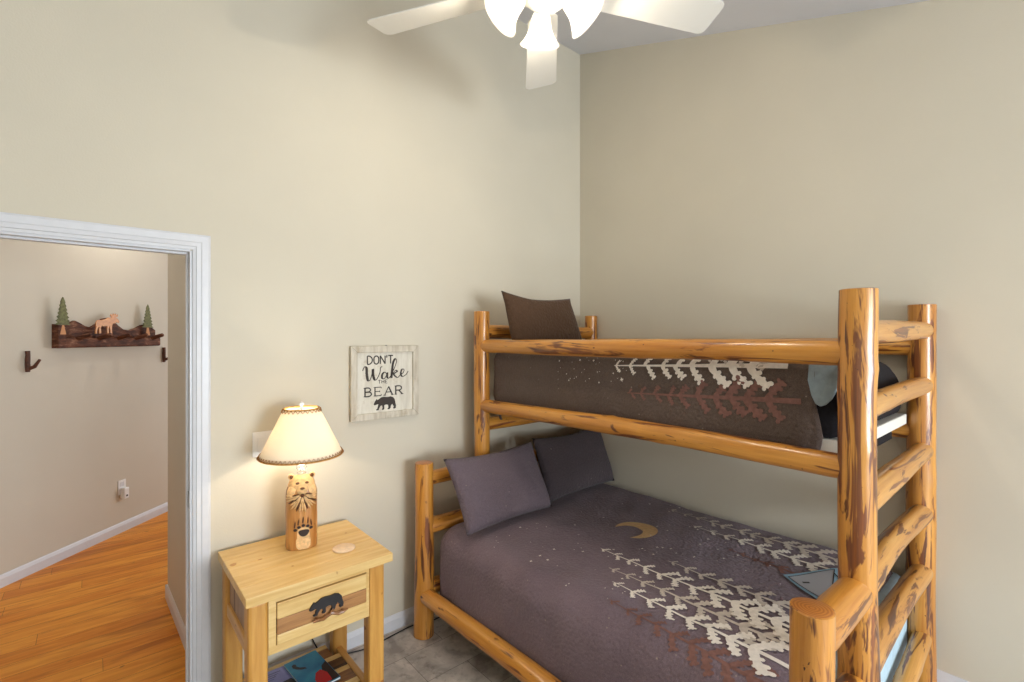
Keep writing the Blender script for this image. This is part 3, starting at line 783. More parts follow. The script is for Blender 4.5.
BEAR = [(0,.30),(.05,.40),(.09,.455),(.11,.50),(.145,.50),(.16,.46),(.23,.50),(.34,.57),(.45,.585),(.6,.56),(.75,.58),(.87,.53),(.945,.42),(.965,.29),(1.0,.14),(.985,.02),(.90,0),(.87,.03),(.90,.11),(.82,.23),(.76,.15),(.745,.05),(.71,0),(.62,0),(.61,.035),(.655,.08),(.64,.20),(.55,.225),(.46,.20),(.465,.06),(.445,0),(.365,0),(.355,.035),(.39,.08),(.37,.20),(.30,.19),(.24,.09),(.215,.0),(.11,0),(.10,.035),(.155,.07),(.19,.2),(.205,.28),(.12,.255),(.05,.235),(0,.25)]
bw = .135; bx0 = .645; bz0 = .540
put('bear_emblem', MB().prism(BEAR, lambda x, z: (bx0+x*bw, fy-.017, bz0+z*bw*.8), lambda x, z: (bx0+x*bw, fy-.0082, bz0+z*bw*.8)), M['black'], dr)['label'] = 'black bear silhouette'
hd = MB(); hd.tube([(.655+.02*i, fy-.020-.008*sin(i*1.2+.5), .525+.004*sin(i*2.1)) for i in range(8)], [.005, .008, .007, .008, .0065, .007, .006, .003], 8)
hd.tube([(.72, fy-.020, .528), (.735, fy-.022, .548)], [.005, .003], 8); hd.tube([(.672, fy-.022, .525), (.672, fy-.005, .525)], .004, 8); hd.tube([(.775, fy-.022, .525), (.775, fy-.005, .525)], .004, 8)
put('twig_handle', hd, M['slat_mid'], dr, smooth='auto')['label'] = 'brown twig handle'
# shelf
sx0, sx1 = TX0+.03, .936; sy0, sy1 = TY0+.03, TY1-.03
sh = put('shelf', MB().box(sx0+.06, sx1-.06, sy0+.002, sy1-.002, .074, .0875), M['slat_mid'], ns)
for xa in (sx0, sx1-.03): put('shelf_rail', MB().box(xa, xa+.03, sy0+.061, sy1-.061, .070, .113), M['pine_y'], sh, bevel=.003)
ny = 9; tot = 5*.034+4*.072; yc = sy0
for i in range(ny):
    dy = (.034 if i % 2 == 0 else .072)*(sy1-sy0)/tot; y0 = yc; yc += dy
    xx0, xx1 = (sx0+.031, sx1-.031) if (y0 > sy0+.05 and y0+dy < sy1-.05) else (sx0+.052, sx1-.06)
    put('slat', MB().box(xx0, xx1, y0+.001, y0+dy-.001, .088, .112), M[('pine_x', 'slat_dark', 'pine_x', 'slat_mid')[i % 4]], sh, bevel=.002)

# magazines on the shelf
def magazine(cx, cy, w_, l_, rot, z, th, cover, label):
    t = thing('magazine', (cx, cy, z), label, 'magazine')
    Rm = Matrix.Rotation(rot, 3, 'Z'); P = lambda x, y, zz: Vector((cx, cy, z)) + Rm @ Vector((x, y, zz))
    def bx(x0, x1, y0, y1, z0, z1):
        m = MB().box(x0, x1, y0, y1, z0, z1); m.v = [P(*v) for v in m.v]; return m
    put('pages', bx(-w_/2+.002, w_/2-.002, -l_/2+.002, l_/2-.002, .0008, th-.0008), M['paper'], t)
    put('cover', bx(-w_/2, w_/2, -l_/2, l_/2, th-.0008, th), cover, t); put('back_cover', bx(-w_/2, w_/2, -l_/2, l_/2, 0, .0008), cover, t)
    return t, P
t1, P1 = magazine(.595, 2.272, .19, .255, radians(-1), .113, .008, M['purple'], 'lilac magazine on the table shelf, partly under the teal one')
m = MB(); m.prism([(.02, -.10), (.085, -.09), (.10, -.03), (.075, .02), (.04, .015), (.015, -.04)], lambda x, y: P1(x, y, .0081), lambda x, y: P1(x, y, .0085)); put('dark_print', m, M['dark_ink'], t1)
m = MB()
for i in range(6): m.box(-.08, .05-.012*i, .10-.014*i, .102-.014*i, .0081, .0084)
m.v = [P1(*v) for v in m.v]; put('fine_print', m, M['dark_ink'], t1)
t2, P2 = magazine(.752, 2.264, .148, .262, radians(5), .1218, .009, M['teal'], 'teal magazine with a red and black cover picture, on the table shelf')
m = MB(); m.prism([(.030, -.125), (.072, -.125), (.072, .02), (.045, .0), (.028, -.05)], lambda x, y: P2(x, y, .0091), lambda x, y: P2(x, y, .0095)); put('black_print', m, M['dark_ink'], t2)
m = MB(); m.prism([(-.02, -.12), (.040, -.12), (.045, -.06), (.030, -.02), (.005, -.03), (-.015, -.07)], lambda x, y: P2(x, y, .0091), lambda x, y: P2(x, y, .0097)); put('red_print', m, M['red'], t2)
m = MB(); m.prism([(-.052, .095), (-.042, .10), (-.034, .09), (-.038, .078), (-.030, .06), (-.012, .045), (-.008, .03), (-.028, .038), (-.045, .055), (-.055, .075)], lambda x, y: P2(x, y, .0091), lambda x, y: P2(x, y, .0095)); put('figure_print', m, M['dark_ink'], t2)
# coaster
cb = MB().lathe([(.044, 0), (.048, .002), (.048, .006), (.045, .008)], (.849, 2.134, TZ+.0005), 36)
tag(put('coaster', cb, M['coaster'], smooth='auto'), 'round pale wooden coaster on the bedside table', 'coaster')

# ------------------------------------------------------------------ bear lamp
LX, LY = .718, 2.297; LZ = TZ+.001
lamp = thing('table_lamp', (LX, LY, LZ), 'carved bear table lamp with cream laced shade, on the bedside table', 'lamp')
LR = Matrix.Rotation(radians(-14), 3, 'Z')
def LP(x, y, z): return Vector((LX, LY, LZ)) + LR @ Vector((x, y, z))
def colr(z):   # half width, half depth
    k = 1 if z < .24 else sqrt(max(.0, 1-((z-.24)/.052)**2*.55))
    return .066*k*(1-.02*z/.3), .054*k
def colpt(a, z, out=0):
    hx, hy = colr(z); n = 2.7
    c, s_ = cos(a), sin(a); rr = (abs(c/hx)**n + abs(s_/hy)**n)**(-1/n)+out
    return LP(rr*c, rr*s_, z)
mb = MB(); zs = [0, .003] + [.01+.012*i for i in range(20)] + [.25, .262, .273, .281, .286]
seg = 48; vs = []
for i, z in enumerate(zs):
    for k in range(seg): vs.append(colpt(2*pi*k/seg, z, -.002 if i == 0 else .0012*sin(k*1.7+z*40)))
mb.add(vs, [(i*seg+k, i*seg+(k+1)%seg, (i+1)*seg+(k+1)%seg, (i+1)*seg+k) for i in range(len(zs)-1) for k in range(seg)] + [list(range(seg))[::-1], [(len(zs)-1)*seg+k for k in range(seg)]])
column_ = put('column', mb, M['honey'], lamp, smooth='auto')
# head
hm = MB(); hm.ball(LP(0, -.004, .276), .057, .050, .050, 28, 16, LR)
hm.ball(LP(0, -.044, .264), .024, .022, .024, 20, 12, LR)
hm.ball(LP(-.031, -.024, .254), .031, .027, .034, 20, 12, LR); hm.ball(LP(.031, -.024, .254), .031, .027, .034, 20, 12, LR)
head = put('bear_head', hm, M['cream_carve'], lamp, smooth=True)
for sx in (-1, 1):
    e = MB().ball(LP(sx*.043, -.006, .318), .0135, .008, .014, 16, 10, LR); eo = put('ear', e, M['cream_carve'], head, smooth=True)
    put('inner_ear', MB().ball(LP(sx*.043, -.0118, .318), .008, .0045, .009, 12, 8, LR), M['carve_dark'], eo, smooth=True)
    put('eye', MB().ball(LP(sx*.019, -.0475, .296), .0085, .004, .0055, 12, 8, LR), M['carve_dark'], head, smooth=True)
put('nose', MB().ball(LP(0, -.0655, .276), .010, .004, .0055, 12, 8, LR), M['carve_dark'], head, smooth=True)
put('mouth', MB().ball(LP(0, -.062, .244), .0075, .005, .009, 12, 8, LR), M['carve_dark'], head, smooth=True)
# chest ruff: carved locks radiating from the muzzle
rl = MB(); rd = MB(); rg = random.Random(3)
for ring, (n_, l0, l1, z_) in enumerate(((21, .014, .048, .250), (19, .042, .078, .250))):
    for i in range(n_):
        a = radians(188 + (352-188)*i/(n_-1)); ln = l1*rg.uniform(.9, 1.1)
        pts = []
        for j in range(5):
            s_ = l0+(ln-l0)*j/4; x = s_*cos(a)*.95; z = z_+s_*sin(a)*.98
            hx, hy = colr(z); x = max(-hx*.98, min(hx*.98, x))
            y = -hy*(max(0, 1-abs(x/hx)**2.7))**(1/2.7)-.004-.001*ring+.004*ring*(j > 3)
            pts.append(LP(x, y, z))
        (rl if (i+ring) % 4 else rd).tube(pts, [.002, .0038, .0042, .003, .0008], 6)
put('chest_fur', rl, M['cream_carve'], lamp, smooth=True); put('burnt_fur_locks', rd, M['carve_dark'], lamp, smooth=True)['label'] = 'burnt brown locks'  # darker locks are burnt brown wood among the pale ones
# pale paw plaque and paw
def front(x, z, out=0):
    hx, hy = colr(z); return LP(x, -hy*(max(0, 1-abs(x/hx)**2.7))**(1/2.7)-out, z)
def patch(mbx, cx, cz, fn, out, n=22):
    vs = [front(cx, cz, out)] + [front(cx+fn(2*pi*i/n)[0], cz+fn(2*pi*i/n)[1], out) for i in range(n)]
    mbx.add(vs, [(0, 1+i, 1+(i+1)%n) for i in range(n)])
m = MB(); patch(m, .004, .055, lambda a: (.030*max(-1, min(1, 1.25*cos(a)))*(1 if sin(a) < 0 else .85), (.052 if sin(a) < 0 else .045)*max(-1, min(1, 1.15*sin(a)))), .0022, 36); put('carved_panel', m, M['cream_carve'], lamp)
m = MB(); patch(m, .006, .078, lambda a: (.0225*cos(a), .0155*sin(a)+.003*cos(2*a)), .0040)
for k, (x, z) in enumerate(((-.029, .092), (-.014, .103), (.004, .109), (.022, .104), (.036, .094))):
    patch(m, x, z, lambda a: (.0078*cos(a), .0066*sin(a)), .0042, 12)
pw = put('paw_print', m, M['paw_dark'], lamp)
m = MB()
for x, z, dx in ((-.031, .102, .002), (-.016, .114, .002), (.003, .120, .002), (.023, .116, .001), (.037, .105, -.002)):
    m.tube([front(x+dx*(j-1)*.6, z+j*.0095, .0035) for j in range(4)], [.0026, .0034, .0028, .0006], 6)
put('claw_marks', m, M['carve_dark'], pw)
# neck, harp, shade
ZT = .325
m = MB(); m.lathe([(.006, ZT-.004), (.018, ZT), (.021, ZT+.006), (.013, ZT+.013), (.020, ZT+.020), (.024, ZT+.030), (.015, ZT+.042), (.008, ZT+.048)], LP(0, 0, 0), 24)
put('glass_neck', m, M['clear'], lamp, smooth=True)
SB, ST = .412, .622; rb, rt = .176, .075
m = MB(); prof = [(rb+(rt-rb)*i/10, SB+(ST-SB)*i/10) for i in range(11)]
m.lathe(prof, LP(0, 0, 0), 64, cap=False)
shade = put('lamp_shade', m, M['shade'], lamp, smooth=True)
sol = shade.modifiers.new('thickness', 'SOLIDIFY'); sol.thickness = .0012
for (rr, zz, n_) in ((rb, SB, 58), (rt, ST, 26)):
    m = MB(); m.lathe([(rr+.003*cos(a), zz+.0042*sin(a)) for a in [2*pi*i/10 for i in range(11)]], LP(0, 0, 0), 64, cap=False)
    rm = put('shade_rim', m, M['rope'], shade, smooth=True)
    m = MB()
    slope = (rt-rb)/(ST-SB); sg = 1 if zz == SB else -1
    for i in range(n_):
        a0, a1, a2 = 2*pi*i/n_, 2*pi*(i+.5)/n_, 2*pi*(i+1)/n_; h_ = .014*sg
        q = [((rr+.0055), zz, a0), (rr+.003+slope*h_, zz+h_, a1), (rr+.0055, zz, a2)]
        m.tube([LP(r_*cos(a), r_*sin(a), z_) for r_, z_, a in q], .0016, 5)
    put('lacing', m, M['lace_dark'], rm)
m = MB(); m.tube([LP(0, 0, ZT+.04), LP(0, 0, ZT+.09)], .012, 12); m.ball(LP(0, 0, ZT+.125), .028, .028, .034)
bl = put('bulb', m, M['bulb'], lamp, smooth=True)
m = MB(); m.tube([LP(0, -.035*sin(pi*i/14)-.0, ZT+.04+(ST+.004-ZT-.04)*i/14) for i in range(15)], .0018, 6); m.tube([LP(0, .035*sin(pi*i/14), ZT+.04+(ST+.004-ZT-.04)*i/14) for i in range(15)], .0018, 6)
for k in range(3): a = 2*pi*k/3; m.tube([LP(0, 0, ST), LP(rt*cos(a), rt*sin(a), ST)], .0015, 6)
put('harp', m, M['steel'], lamp)
m = MB(); m.lathe([(.004, ST+.002), (.007, ST+.006), (.004, ST+.010), (.010, ST+.016), (.011, ST+.021), (.006, ST+.028), (.001, ST+.031)], LP(0, 0, 0), 16); put('finial', m, M['white_plastic'], lamp, smooth=True)

# ------------------------------------------------------------------ wall sign
SX0, SX1, SZ0, SZ1 = 1.024, 1.427, 1.196, 1.596
sg = thing('wall_sign', ((SX0+SX1)/2, YA-.001, SZ0), 'square whitewashed framed sign with bear and lettering above the bedside table', 'sign')
fw = .036
b = MB(); b.box(SX0+fw, SX1-fw, YA-.014, YA-.001, SZ0+fw, SZ1-fw); put('face_board', b, M['sign_face'], sg)
def member(pts): return MB().prism(pts, lambda x, z: (x, YA-.028, z), lambda x, z: (x, YA-.001, z))
for pts in ([(SX0, SZ0), (SX1, SZ0), (SX1-fw, SZ0+fw), (SX0+fw, SZ0+fw)], [(SX0, SZ1), (SX0+fw, SZ1-fw), (SX1-fw, SZ1-fw), (SX1, SZ1)],
            [(SX0, SZ0), (SX0+fw, SZ0+fw), (SX0+fw, SZ1-fw), (SX0, SZ1)], [(SX1, SZ0), (SX1, SZ1), (SX1-fw, SZ1-fw), (SX1-fw, SZ0+fw)]):
    put('frame_side', member(pts), M['sign_frame'], sg, bevel=.003)
# lettering: strokes in unit coords (0..1 across inside, up)
IW = SX1-SX0-2*fw; OX, OZ = SX0+fw, SZ0+fw
def catm(P, n=7):
    out = []
    for i in range(len(P)-1):
        p0 = P[max(i-1, 0)]; p1 = P[i]; p2 = P[i+1]; p3 = P[min(i+2, len(P)-1)]
        for k in range(n):
            t = k/n; f = lambda a, b_, c, d: .5*((2*b_)+(-a+c)*t+(2*a-5*b_+4*c-d)*t*t+(-a+3*b_-3*c+d)*t**3)
            out.append((f(p0[0], p1[0], p2[0], p3[0]), f(p0[1], p1[1], p2[1], p3[1])))
    out.append(P[-1]); return out
def stroke(mb, P, w0, w1=None, smooth=False, script=False):
    if smooth: P = catm(P)
    P = [Vector(p) for p in P]; n = len(P); vs = []
    for i, p in enumerate(P):
        d = (P[min(i+1, n-1)]-P[max(i-1, 0)]); d = d.normalized() if d.length > 1e-9 else Vector((1, 0)); q = Vector((-d.y, d.x))
        w_ = w0
        if script: w_ = w1 + (w0-w1)*max(0, -d.y)**1.2
        for s_ in (1, -1):
            c = p+q*w_/2*s_; vs.append((OX+c.x*IW, YA-.0152, OZ+c.y*IW))
    vs2 = [(v[0], YA-.0141, v[2]) for v in vs]; N = len(vs)
    mb.add(vs+vs2, [(2*i, 2*i+2, 2*i+3, 2*i+1) for i in range(n-1)]+[(N+2*i, N+2*i+1, N+2*i+3, N+2*i+2) for i in range(n-1)])
def letter(mb, ch, x, z, w_, h_, t, serif=0):
    def L(P, tt=t, sm=False): stroke(mb, [(x+px*w_, z+pz*h_) for px, pz in P], tt, smooth=sm)
    def sf(px, pz): stroke(mb, [(x+px*w_-serif, z+pz*h_), (x+px*w_+serif, z+pz*h_)], t*.6)
    if ch == 'D': L([(0, 0), (0, 1)]); L([(0, 1), (.5, .97), (.9, .75), (1, .5), (.9, .25), (.5, .03), (0, 0)], sm=True)
    if ch == 'O': L([(.5, 1), (.1, .85), (0, .5), (.1, .15), (.5, 0), (.9, .15), (1, .5), (.9, .85), (.5, 1)], sm=True)
    if ch == 'N': L([(0, 0), (0, 1)]); L([(0, 1), (1, 0)]); L([(1, 0), (1, 1)])
    if ch == "'": L([(.3, 1.05), (.1, .75)])
    if ch == 'T': L([(0, 1), (1, 1)]); L([(.5, 0), (.5, 1)])
    if ch == 'H': L([(0, 0), (0, 1)]); L([(1, 0), (1, 1)]); L([(0, .5), (1, .5)])
    if ch == 'E': L([(0, 0), (0, 1)]); L([(0, 1), (1, 1)], t*.7); L([(0, .5), (.75, .5)], t*.7); L([(0, 0), (1, 0)], t*.7)
    if ch == 'B': L([(0, 0), (0, 1)], t*1.2); L([(0, 1), (.6, .98), (.85, .76), (.6, .53), (0, .52)], sm=True); L([(0, .52), (.7, .5), (1, .26), (.7, .02), (0, 0)], sm=True)
    if ch == 'A': L([(0, 0), (.5, 1)], t*.7); L([(.5, 1), (1, 0)], t*1.2); L([(.2, .35), (.8, .35)], t*.7)
    if ch == 'R': L([(0, 0), (0, 1)], t*1.2); L([(0, 1), (.65, .98), (.9, .74), (.65, .5), (0, .49)], sm=True); L([(.45, .5), (1, 0)], t*1.1)
    if serif:
        for p in {'B': [(0, 0), (0, 1)], 'E': [(0, 0), (0, 1)], 'A': [(0, 0), (1, 0)], 'R': [(0, 0), (0, 1), (1, 0)]}[ch]: sf(*p)
        if ch == 'E': L([(1, 1), (1, .84)], t*.6); L([(1, 0), (1, .18)], t*.6); L([(.75, .6), (.75, .4)], t*.5)
m = MB(); x = .18
for ch, w_ in (('D', .085), ('O', .085), ('N', .085), ("'", .02), ('T', .085)):
    letter(m, ch, x, .80, w_, .135, .020); x += w_+.028 if ch != "'" else .030
put('word_dont', m, M['ink'], sg)
m = MB(); sc = lambda P: [(px, pz) for px, pz in P]
stroke(m, [(.10, .70), (.13, .76), (.165, .74), (.17, .64), (.19, .54), (.23, .55), (.265, .66), (.275, .72), (.28, .62), (.31, .54), (.35, .56), (.40, .66), (.41, .74), (.44, .75)], .044, .014, True, True)
stroke(m, [(.52, .63), (.48, .66), (.44, .62), (.44, .56), (.48, .555), (.52, .61), (.53, .65), (.53, .575), (.56, .555), (.60, .60)], .036, .013, True, True)
stroke(m, [(.60, .60), (.66, .72), (.70, .83), (.68, .88), (.64, .82), (.62, .70), (.605, .555)], .040, .013, True, True)
stroke(m, [(.62, .62), (.68, .68), (.71, .66), (.65, .62), (.69, .57), (.73, .56), (.77, .60)], .032, .013, True, True)
stroke(m, [(.77, .60), (.83, .64), (.84, .69), (.80, .69), (.78, .62), (.81, .57), (.88, .60), (.92, .66)], .032, .013, True, True)
put('word_wake', m, M['ink'], sg)
m = MB(); x = .37
for ch in 'THE': letter(m, ch, x, .475, .04, .055, .010); x += .062
put('word_the', m, M['ink'], sg)
m = MB(); x = .14
for ch, w_ in (('B', .11), ('E', .11), ('A', .14), ('R', .12)): letter(m, ch, x, .275, w_, .14, .020, .022); x += w_+.062
put('word_bear', m, M['ink'], sg)
bw2 = .40
put('bear_silhouette', MB().prism(BEAR, lambda x, z: (OX+(.29+x*bw2)*IW, YA-.0155, OZ+(.035+z*bw2*.92)*IW), lambda x, z: (OX+(.29+x*bw2)*IW, YA-.0141, OZ+(.035+z*bw2*.92)*IW)), M['ink'], sg)
put('hanger', MB().ball(((SX0+SX1)/2, YA-.022, SZ1+.001), .006, .004, .004), M['steel'], sg)

# light switch, outlet
lsw = thing('light_switch', (.621, YA, 1.083), 'white double light switch plate on the wall behind the lamp', 'light switch')
put('plate', MB().box(.562, .680, YA-.006, YA-.0005, 1.083, 1.200), M['white_plastic'], lsw, bevel=.003)
for x0 in (.581, .629): put('rocker', MB().box(x0, x0+.033, YA-.010, YA-.006, 1.108, 1.175), M['white_plastic'], lsw, bevel=.0015)
D45 = Vector((1, 1, 0)).normalized(); N45 = Vector((1, -1, 0)).normalized()
def ray45(px, py, out=0.0):
    u_ = (px-512)/485.7; dX = .757*u_+.653; dY = -.653*u_+.757; v_ = (336-py)/485.7
    d = (DG-out*sqrt(2))/(dY-dX); return Vector((dX*d, dY*d, H+v_*d))
def along(p): return (p-Vector((0, DG, 0))).dot(D45)
def W45(s_, z, out): return Vector((0, DG, 0)) + D45*s_ + N45*out + Vector((0, 0, z))
def box45(mb, s0, s1, o0, o1, z0, z1):
    m_ = MB().box(s0, s1, o0, o1, z0, z1); m_.v = [W45(v.x, v.z, v.y) for v in m_.v]; mb.add(m_.v, [f[::-1] for f in m_.f]); return mb
po = ray45(121.5, 487); so = along(po)
ou = thing('power_outlet', W45(so, po.z-.06, 0), 'white power outlet low on the angled hallway wall', 'outlet')
put('plate', box45(MB(), so-.037, so+.037, .0005, .006, po.z-.060, po.z+.060), M['white_plastic'], ou, bevel=.002)
put('socket', box45(MB(), so-.018, so+.018, .006, .008, po.z+.008, po.z+.044), M['trim'], ou, bevel=.001)
nl = thing('plug_in_night_light', W45(so, po.z-.09, .008), 'small white plug-in device in the hallway outlet', 'night light')
put('housing', box45(MB(), so-.024, so+.024, .008, .050, po.z-.095, po.z-.002), M['white_plastic'], nl, bevel=.008)
put('sensor', box45(MB(), so-.008, so+.008, .050, .0515, po.z-.075, po.z-.062), M['black'], nl)

# ------------------------------------------------------------------ hall coat rack
pL = ray45(51.5, 347.3); pR = ray45(153, 346.5); s0, s1 = along(pL), along(pR); z0 = (pL.z+pR.z)/2
rk = thing('coat_rack', W45((s0+s1)/2, z0, 0), 'brown rustic coat rack with moose, mountains and pines on the hallway wall', 'coat rack')
SLn = s1-s0
prof = [(0, 0), (1, 0), (1, .14), (.96, .165), (.90, .19), (.84, .185), (.78, .16), (.70, .135), (.63, .145), (.58, .175), (.53, .215), (.47, .235), (.42, .225), (.37, .185), (.31, .155), (.26, .165), (.21, .19), (.17, .205), (.13, .185), (.08, .165), (0, .175)]
put('mountain_board', MB().prism(prof, lambda x, z: W45(s0+x*SLn, z0+z, .001), lambda x, z: W45(s0+x*SLn, z0+z, .022)), M['bark'], rk)
put('lower_log', box45(MB(), s0+.01, s1+.03, .022, .052, z0, z0+.075), M['bark'], rk, bevel=.012)
put('end_block', box45(MB(), s0-.004, s0+.055, .022, .058, z0, z0+.17), M['bark'], rk, bevel=.004)
for i in range(5):
    sp = s0+SLn*(.17+.19*i); a = W45(sp, z0+.070, .045); e = W45(sp+.02, z0+.100, .135)
    put('peg', MB().tube([a, a+(e-a)*.5, a+(e-a)*.93, e], [.019, .0175, .0165, .012], 12), M['bark'], rk, smooth='auto')
def cut(name, poly, sc0, zc, w_, h_, out, mat, parent=rk, th=.007):
    return put(name, MB().prism(poly, lambda x, z: W45(sc0+x*w_, zc+z*h_, out), lambda x, z: W45(sc0+x*w_, zc+z*h_, out+th)), mat, parent)
def treepoly(n=7):
    Rr = []
    for i in range(n):
        t = i/n; hw = .08+.42*(1-t); Rr.append((hw, .02+t*.93)); Rr.append((hw*.62, .02+(t+.62/n)*.93))
    Lr = [(-x, z+.012) for x, z in Rr[::-1]]
    return [(.5+x*1.0, z) for x, z in Rr] + [(.5, 1)] + [(.5+x, z) for x, z in Lr]
for (px, pb, pt_, wd) in ((59.5, 325.5, 297, .115), (145, 328, 304.5, .12)):
    a = ray45(px, pb, .03); tp = ray45(px, pt_, .03); ss = along(a)
    tr = cut('pine_cutout', treepoly(), ss-wd/2, a.z, wd, tp.z-a.z, .053, M['tree_green'])
    cut('trunk', [(0, 0), (1, 0), (.65, 1), (.35, 1)], ss-.022, a.z-.065, .044, .068, .0535, M['trunk_tan'], tr, .006)
MOOSE = [(0,.52),(.03,.62),(.10,.66),(.28,.67),(.40,.71),(.52,.80),(.62,.78),(.66,.82),(.60,.90),(.64,.97),(.70,.90),(.74,1.0),(.79,.92),(.84,1.0),(.88,.93),(.94,.97),(.92,.86),(.86,.80),(.93,.74),(1.0,.62),(.98,.54),(.90,.55),(.84,.60),(.82,.50),(.77,.53),(.70,.48),(.68,.40),(.67,.22),(.69,.02),(.61,0),(.60,.22),(.56,.38),(.53,.22),(.54,.03),(.47,.02),(.47,.22),(.46,.38),(.30,.36),(.24,.40),(.20,.26),(.22,.03),(.14,.01),(.13,.22),(.14,.36),(.08,.28),(.04,.14),(.05,.0),(-.02,.0),(-.02,.16),(.02,.34),(-.01,.42)]
ma = ray45(94.5, 334, .05); mb2 = ray45(118, 333, .05); cut('moose_cutout', MOOSE, along(ma), ma.z+.002, along(mb2)-along(ma), .165, .056, M['cutout_wood'])
# twig hooks beside the rack
for (px, pt_, pb, lab) in ((27.5, 351, 372, 'dark twig coat hook left of the hallway rack'), (163.8, 347.5, 362, 'dark twig coat hook right of the hallway rack')):
    a = ray45(px, pb, .012); t_ = ray45(px-1.0, pt_, .012); s_ = along(a); hh = t_.z-a.z
    m = MB(); m.tube([W45(s_, a.z+hh*k/5, .014+.0015*sin(k*2)) for k in range(6)], [.012, .015, .014, .0145, .013, .0135], 10)
    m.tube([W45(s_+.004, a.z+.022, .016), W45(s_+.012, a.z+.035, .05), W45(s_+.02, a.z+.085, .082)], [.013, .012, .008], 10)
    tag(put('wall_hook', m, M['hook_brown'], smooth='auto'), lab, 'hook', 'twig hooks in the hallway')

# cord on the floor
def smooth3(P, n=8):
    xy = catm([(p[0], p[1]) for p in P], n); z = catm([(p[2], 0) for p in P], n); return [(a[0], a[1], b_[0]) for a, b_ in zip(xy, z)]
m = MB(); m.tube(smooth3([(.715, 2.345, .7035), (.72, 2.42, .7035), (.725, 2.474, .700), (.73, 2.487, .66), (.735, 2.488, .60), (.76, 2.488, .40), (.82, 2.478, .16), (.90, 2.475, .012), (1.0, 2.462, .005), (1.08, 2.44, .004), (1.16, 2.44, .004), (1.28, 2.455, .004), (1.38, 2.46, .004), (1.50, 2.43, .004), (1.60, 2.44, .004), (1.80, 2.46, .004)]), .0032, 8)
put('power_cord', m, M['black_cord'], lamp, smooth=True)['label'] = 'thin black cord running down behind the table and along the baseboard'

# ------------------------------------------------------------------ ceiling fan
FX, FY, FZ = 1.256, 1.277, 2.945
fan = thing('ceiling_fan', (FX, FY, FZ-.15), 'white ceiling fan with lit frosted glass shades hanging from the sloped ceiling', 'ceiling fan')
cz = ceil_z(FY)
tilt = Matrix.Rotation(math.atan(.3205), 3, 'X')
m = MB(); m.lathe([(.078, -.001), (.078, -.012), (.070, -.04), (.045, -.075), (.018, -.085)], (FX, FY, cz), 32, tilt); put('canopy', m, M['fan_white'], fan, smooth='auto')
m = MB(); m.tube([(FX, FY, cz-.04), (FX, FY, FZ+.12)], .013, 16); put('downrod', m, M['fan_white'], fan, smooth='auto')
m = MB(); m.lathe([(.02, .135), (.05, .13), (.085, .115), (.12, .085), (.138, .05), (.138, .01), (.12, -.015), (.085, -.035), (.06, -.04)], (FX, FY, FZ), 40); put('motor_housing', m, M['fan_white'], fan, smooth='auto')
m = MB(); m.lathe([(.058, -.04), (.062, -.045), (.062, -.066), (.05, -.078), (.03, -.084), (.006, -.087)], (FX, FY, FZ), 32); put('light_fitter', m, M['fan_white'], fan, smooth='auto')
m = MB(); m.tube([(FX+.03, FY-.02, FZ-.10), (FX+.03, FY-.02, FZ-.13)], .0012, 6)
FWD = atan2(.757, .653)          # camera forward heading
Rb = .735
def rounded_blade():
    P = []; w0, w1, r0, r1, cr = .062, .080, .20, Rb, .028
    P += [(r0, -w0), (r1-cr, -w1)]
    for i in range(7): a = -pi/2+pi/2*i/6; P.append((r1-cr+cr*cos(a), -w1+cr+cr*sin(a)))
    for i in range(7): a = pi/2*i/6; P.append((r1-cr+cr*cos(a), w1-cr+cr*sin(a)))
    P += [(r0, w0)]
    for i in range(1, 6): a = pi/2+pi*i/6; P.append((r0+.03*cos(a), w0*sin(a)))
    return P
BL = rounded_blade()
for k in range(5):
    ang = FWD - radians(2.5) + k*radians(72); Rz = Matrix.Rotation(ang, 3, 'Z'); Rp = Matrix.Rotation(radians(-12), 3, 'X')
    Pf = lambda x, y, z: Vector((FX, FY, FZ)) + Rz @ (Rp @ Vector((x, y, z)))
    bl = put('blade', MB().prism(BL, lambda x, y: Pf(x, y, -.003), lambda x, y: Pf(x, y, .003)), M['fan_white'], fan, bevel=.0015)
    ir = MB(); ir.prism([(.085, -.02), (.15, -.014), (.20, -.035), (.27, -.035), (.285, 0), (.27, .035), (.20, .035), (.15, .014), (.085, .02)], lambda x, y: Pf(x, y, -.0085), lambda x, y: Pf(x, y, -.0035))
    put('blade_bracket', ir, M['fan_white'], bl)
def lightpt(name, loc, energy, color, radius):
    l = bpy.data.lights.new(name, 'POINT'); l.energy = energy; l.color = color; l.shadow_soft_size = radius
    o = bpy.data.objects.new(name, l); col.objects.link(o); o.location = loc; return o
FAN_W, LAMP_W, WIN_W, HALL_W = 8, 4.4, 230, 6.5
TUL = [(.020, 0), (.026, .006), (.030, .02), (.033, .04), (.037, .06), (.045, .08), (.056, .098), (.066, .110)]
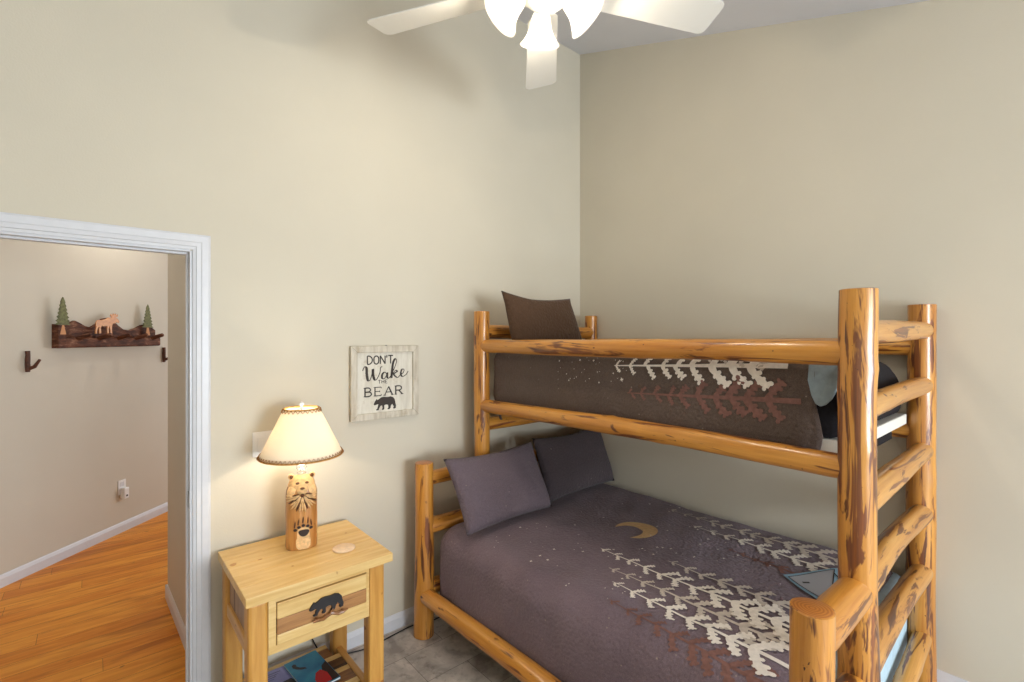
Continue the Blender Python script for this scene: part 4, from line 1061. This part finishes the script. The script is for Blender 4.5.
for k in range(4):
    ang = FWD + radians(2) + k*pi/2
    d = Vector((cos(ang), sin(ang), 0)); tl_ = radians(44)   # tilt of the shade axis from straight down
    ax = (Vector((0,0,-1))*cos(tl_) + d*sin(tl_)).normalized(); root = Vector((FX, FY, FZ-.022)) + d*.062
    q = ax.to_track_quat('Z', 'Y').to_matrix()
    arm = put('light_arm', MB().tube([root-d*.02, root+d*.012+Vector((0,0,-.002)), root+ax*.02+d*.004, root+ax*.04], [.011, .011, .013, .020], 14), M['fan_white'], fan, smooth='auto')
    st = root+ax*.034
    m = MB(); m.lathe([(a_*1.2, b_*1.0) for a_, b_ in TUL], (0,0,0), 40, q, cap=False); m.v = [v+st for v in m.v]
    sh_ = put('glass_shade', m, M['frost'], fan, smooth=True)
    so_ = sh_.modifiers.new('thickness', 'SOLIDIFY'); so_.thickness = .003
    put('bulb', MB().ball(st+ax*.06, .019, .019, .026, 16, 10, q), M['bulb'], sh_, smooth=True)
    lightpt('fan_bulb_light', st+ax*.098, FAN_W, (1, .88, .70), .02)
lightpt('lamp_bulb_light', LP(0, 0, ZT+.165), LAMP_W, (1, .87, .68), .02)

# hall ceiling lights; one by the door added to brighten the side wall
for hc, wt, lab in ((Vector((.46, 4.80, 2.75)), HALL_W, 'round white ceiling light in the hallway above the coat rack'), (Vector((-.75, 3.35, 2.75)), 8.5, 'round white ceiling light added out of view near the bedroom door, brightening the hallway')):
    hl = thing('ceiling_light', tuple(hc-Vector((0,0,.06))), lab, 'ceiling light', 'hallway ceiling lights')
    put('housing', MB().lathe([(.13, -.001), (.13, -.02), (.11, -.03)], tuple(hc), 32), M['fan_white'], hl, smooth='auto')
    put('diffuser', MB().lathe([(.11, -.03), (.10, -.045), (.06, -.056), (.005, -.06)], tuple(hc), 32), M['bulb'], hl, smooth=True)
    lightpt('hall_light', hc-Vector((0,0,.13)), wt, (1, .93, .82), .06)
# daylight through the window behind the camera
def area(name, loc, size, energy, color, target):
    l = bpy.data.lights.new(name, 'AREA'); l.shape = 'RECTANGLE'; l.size, l.size_y = size; l.energy = energy; l.color = color
    o = bpy.data.objects.new(name, l); col.objects.link(o); o.location = loc
    o.rotation_mode = 'QUATERNION'; o.rotation_quaternion = (Vector(target)-Vector(loc)).to_track_quat('-Z', 'Y'); return o
area('window_daylight', ((WX0+WX1)/2, YN-.13, (WZ0+WZ1)/2), (WX1-WX0, WZ1-WZ0), WIN_W, (.84, .93, 1.0), ((WX0+WX1)/2, 0, (WZ0+WZ1)/2))

area('hall_fill_daylight', (3.54, 5.1, 1.45), (1.6, 1.5), 44, (.88, .95, 1.0), (0, 5.1, 1.45))  # fill light behind the added hall window, brightens the angled wall
wd = bpy.data.worlds.new('World'); scene.world = wd; wd.use_nodes = True
wd.node_tree.nodes['Background'].inputs[0].default_value = (.75, .85, 1, 1); wd.node_tree.nodes['Background'].inputs[1].default_value = 1.0

# ------------------------------------------------------------------ camera
cam = bpy.data.cameras.new('camera'); co = bpy.data.objects.new('camera', cam); col.objects.link(co)
cam.sensor_width = 36; cam.lens = 485.7/1024*36; cam.shift_y = -5/1024; cam.clip_start = .05
co.location = (0, 0, H); fwd = Vector((.653, .757, 0)).normalized()
co.rotation_mode = 'QUATERNION'; co.rotation_quaternion = fwd.to_track_quat('-Z', 'Y')
scene.camera = co
scene.view_settings.view_transform = 'Standard'; scene.view_settings.look = 'None'; scene.view_settings.gamma = 1
scene.view_settings.use_curve_mapping = False; scene.view_settings.exposure = 0.0
for o in bpy.data.objects:
    if '_w' in o: del o['_w']
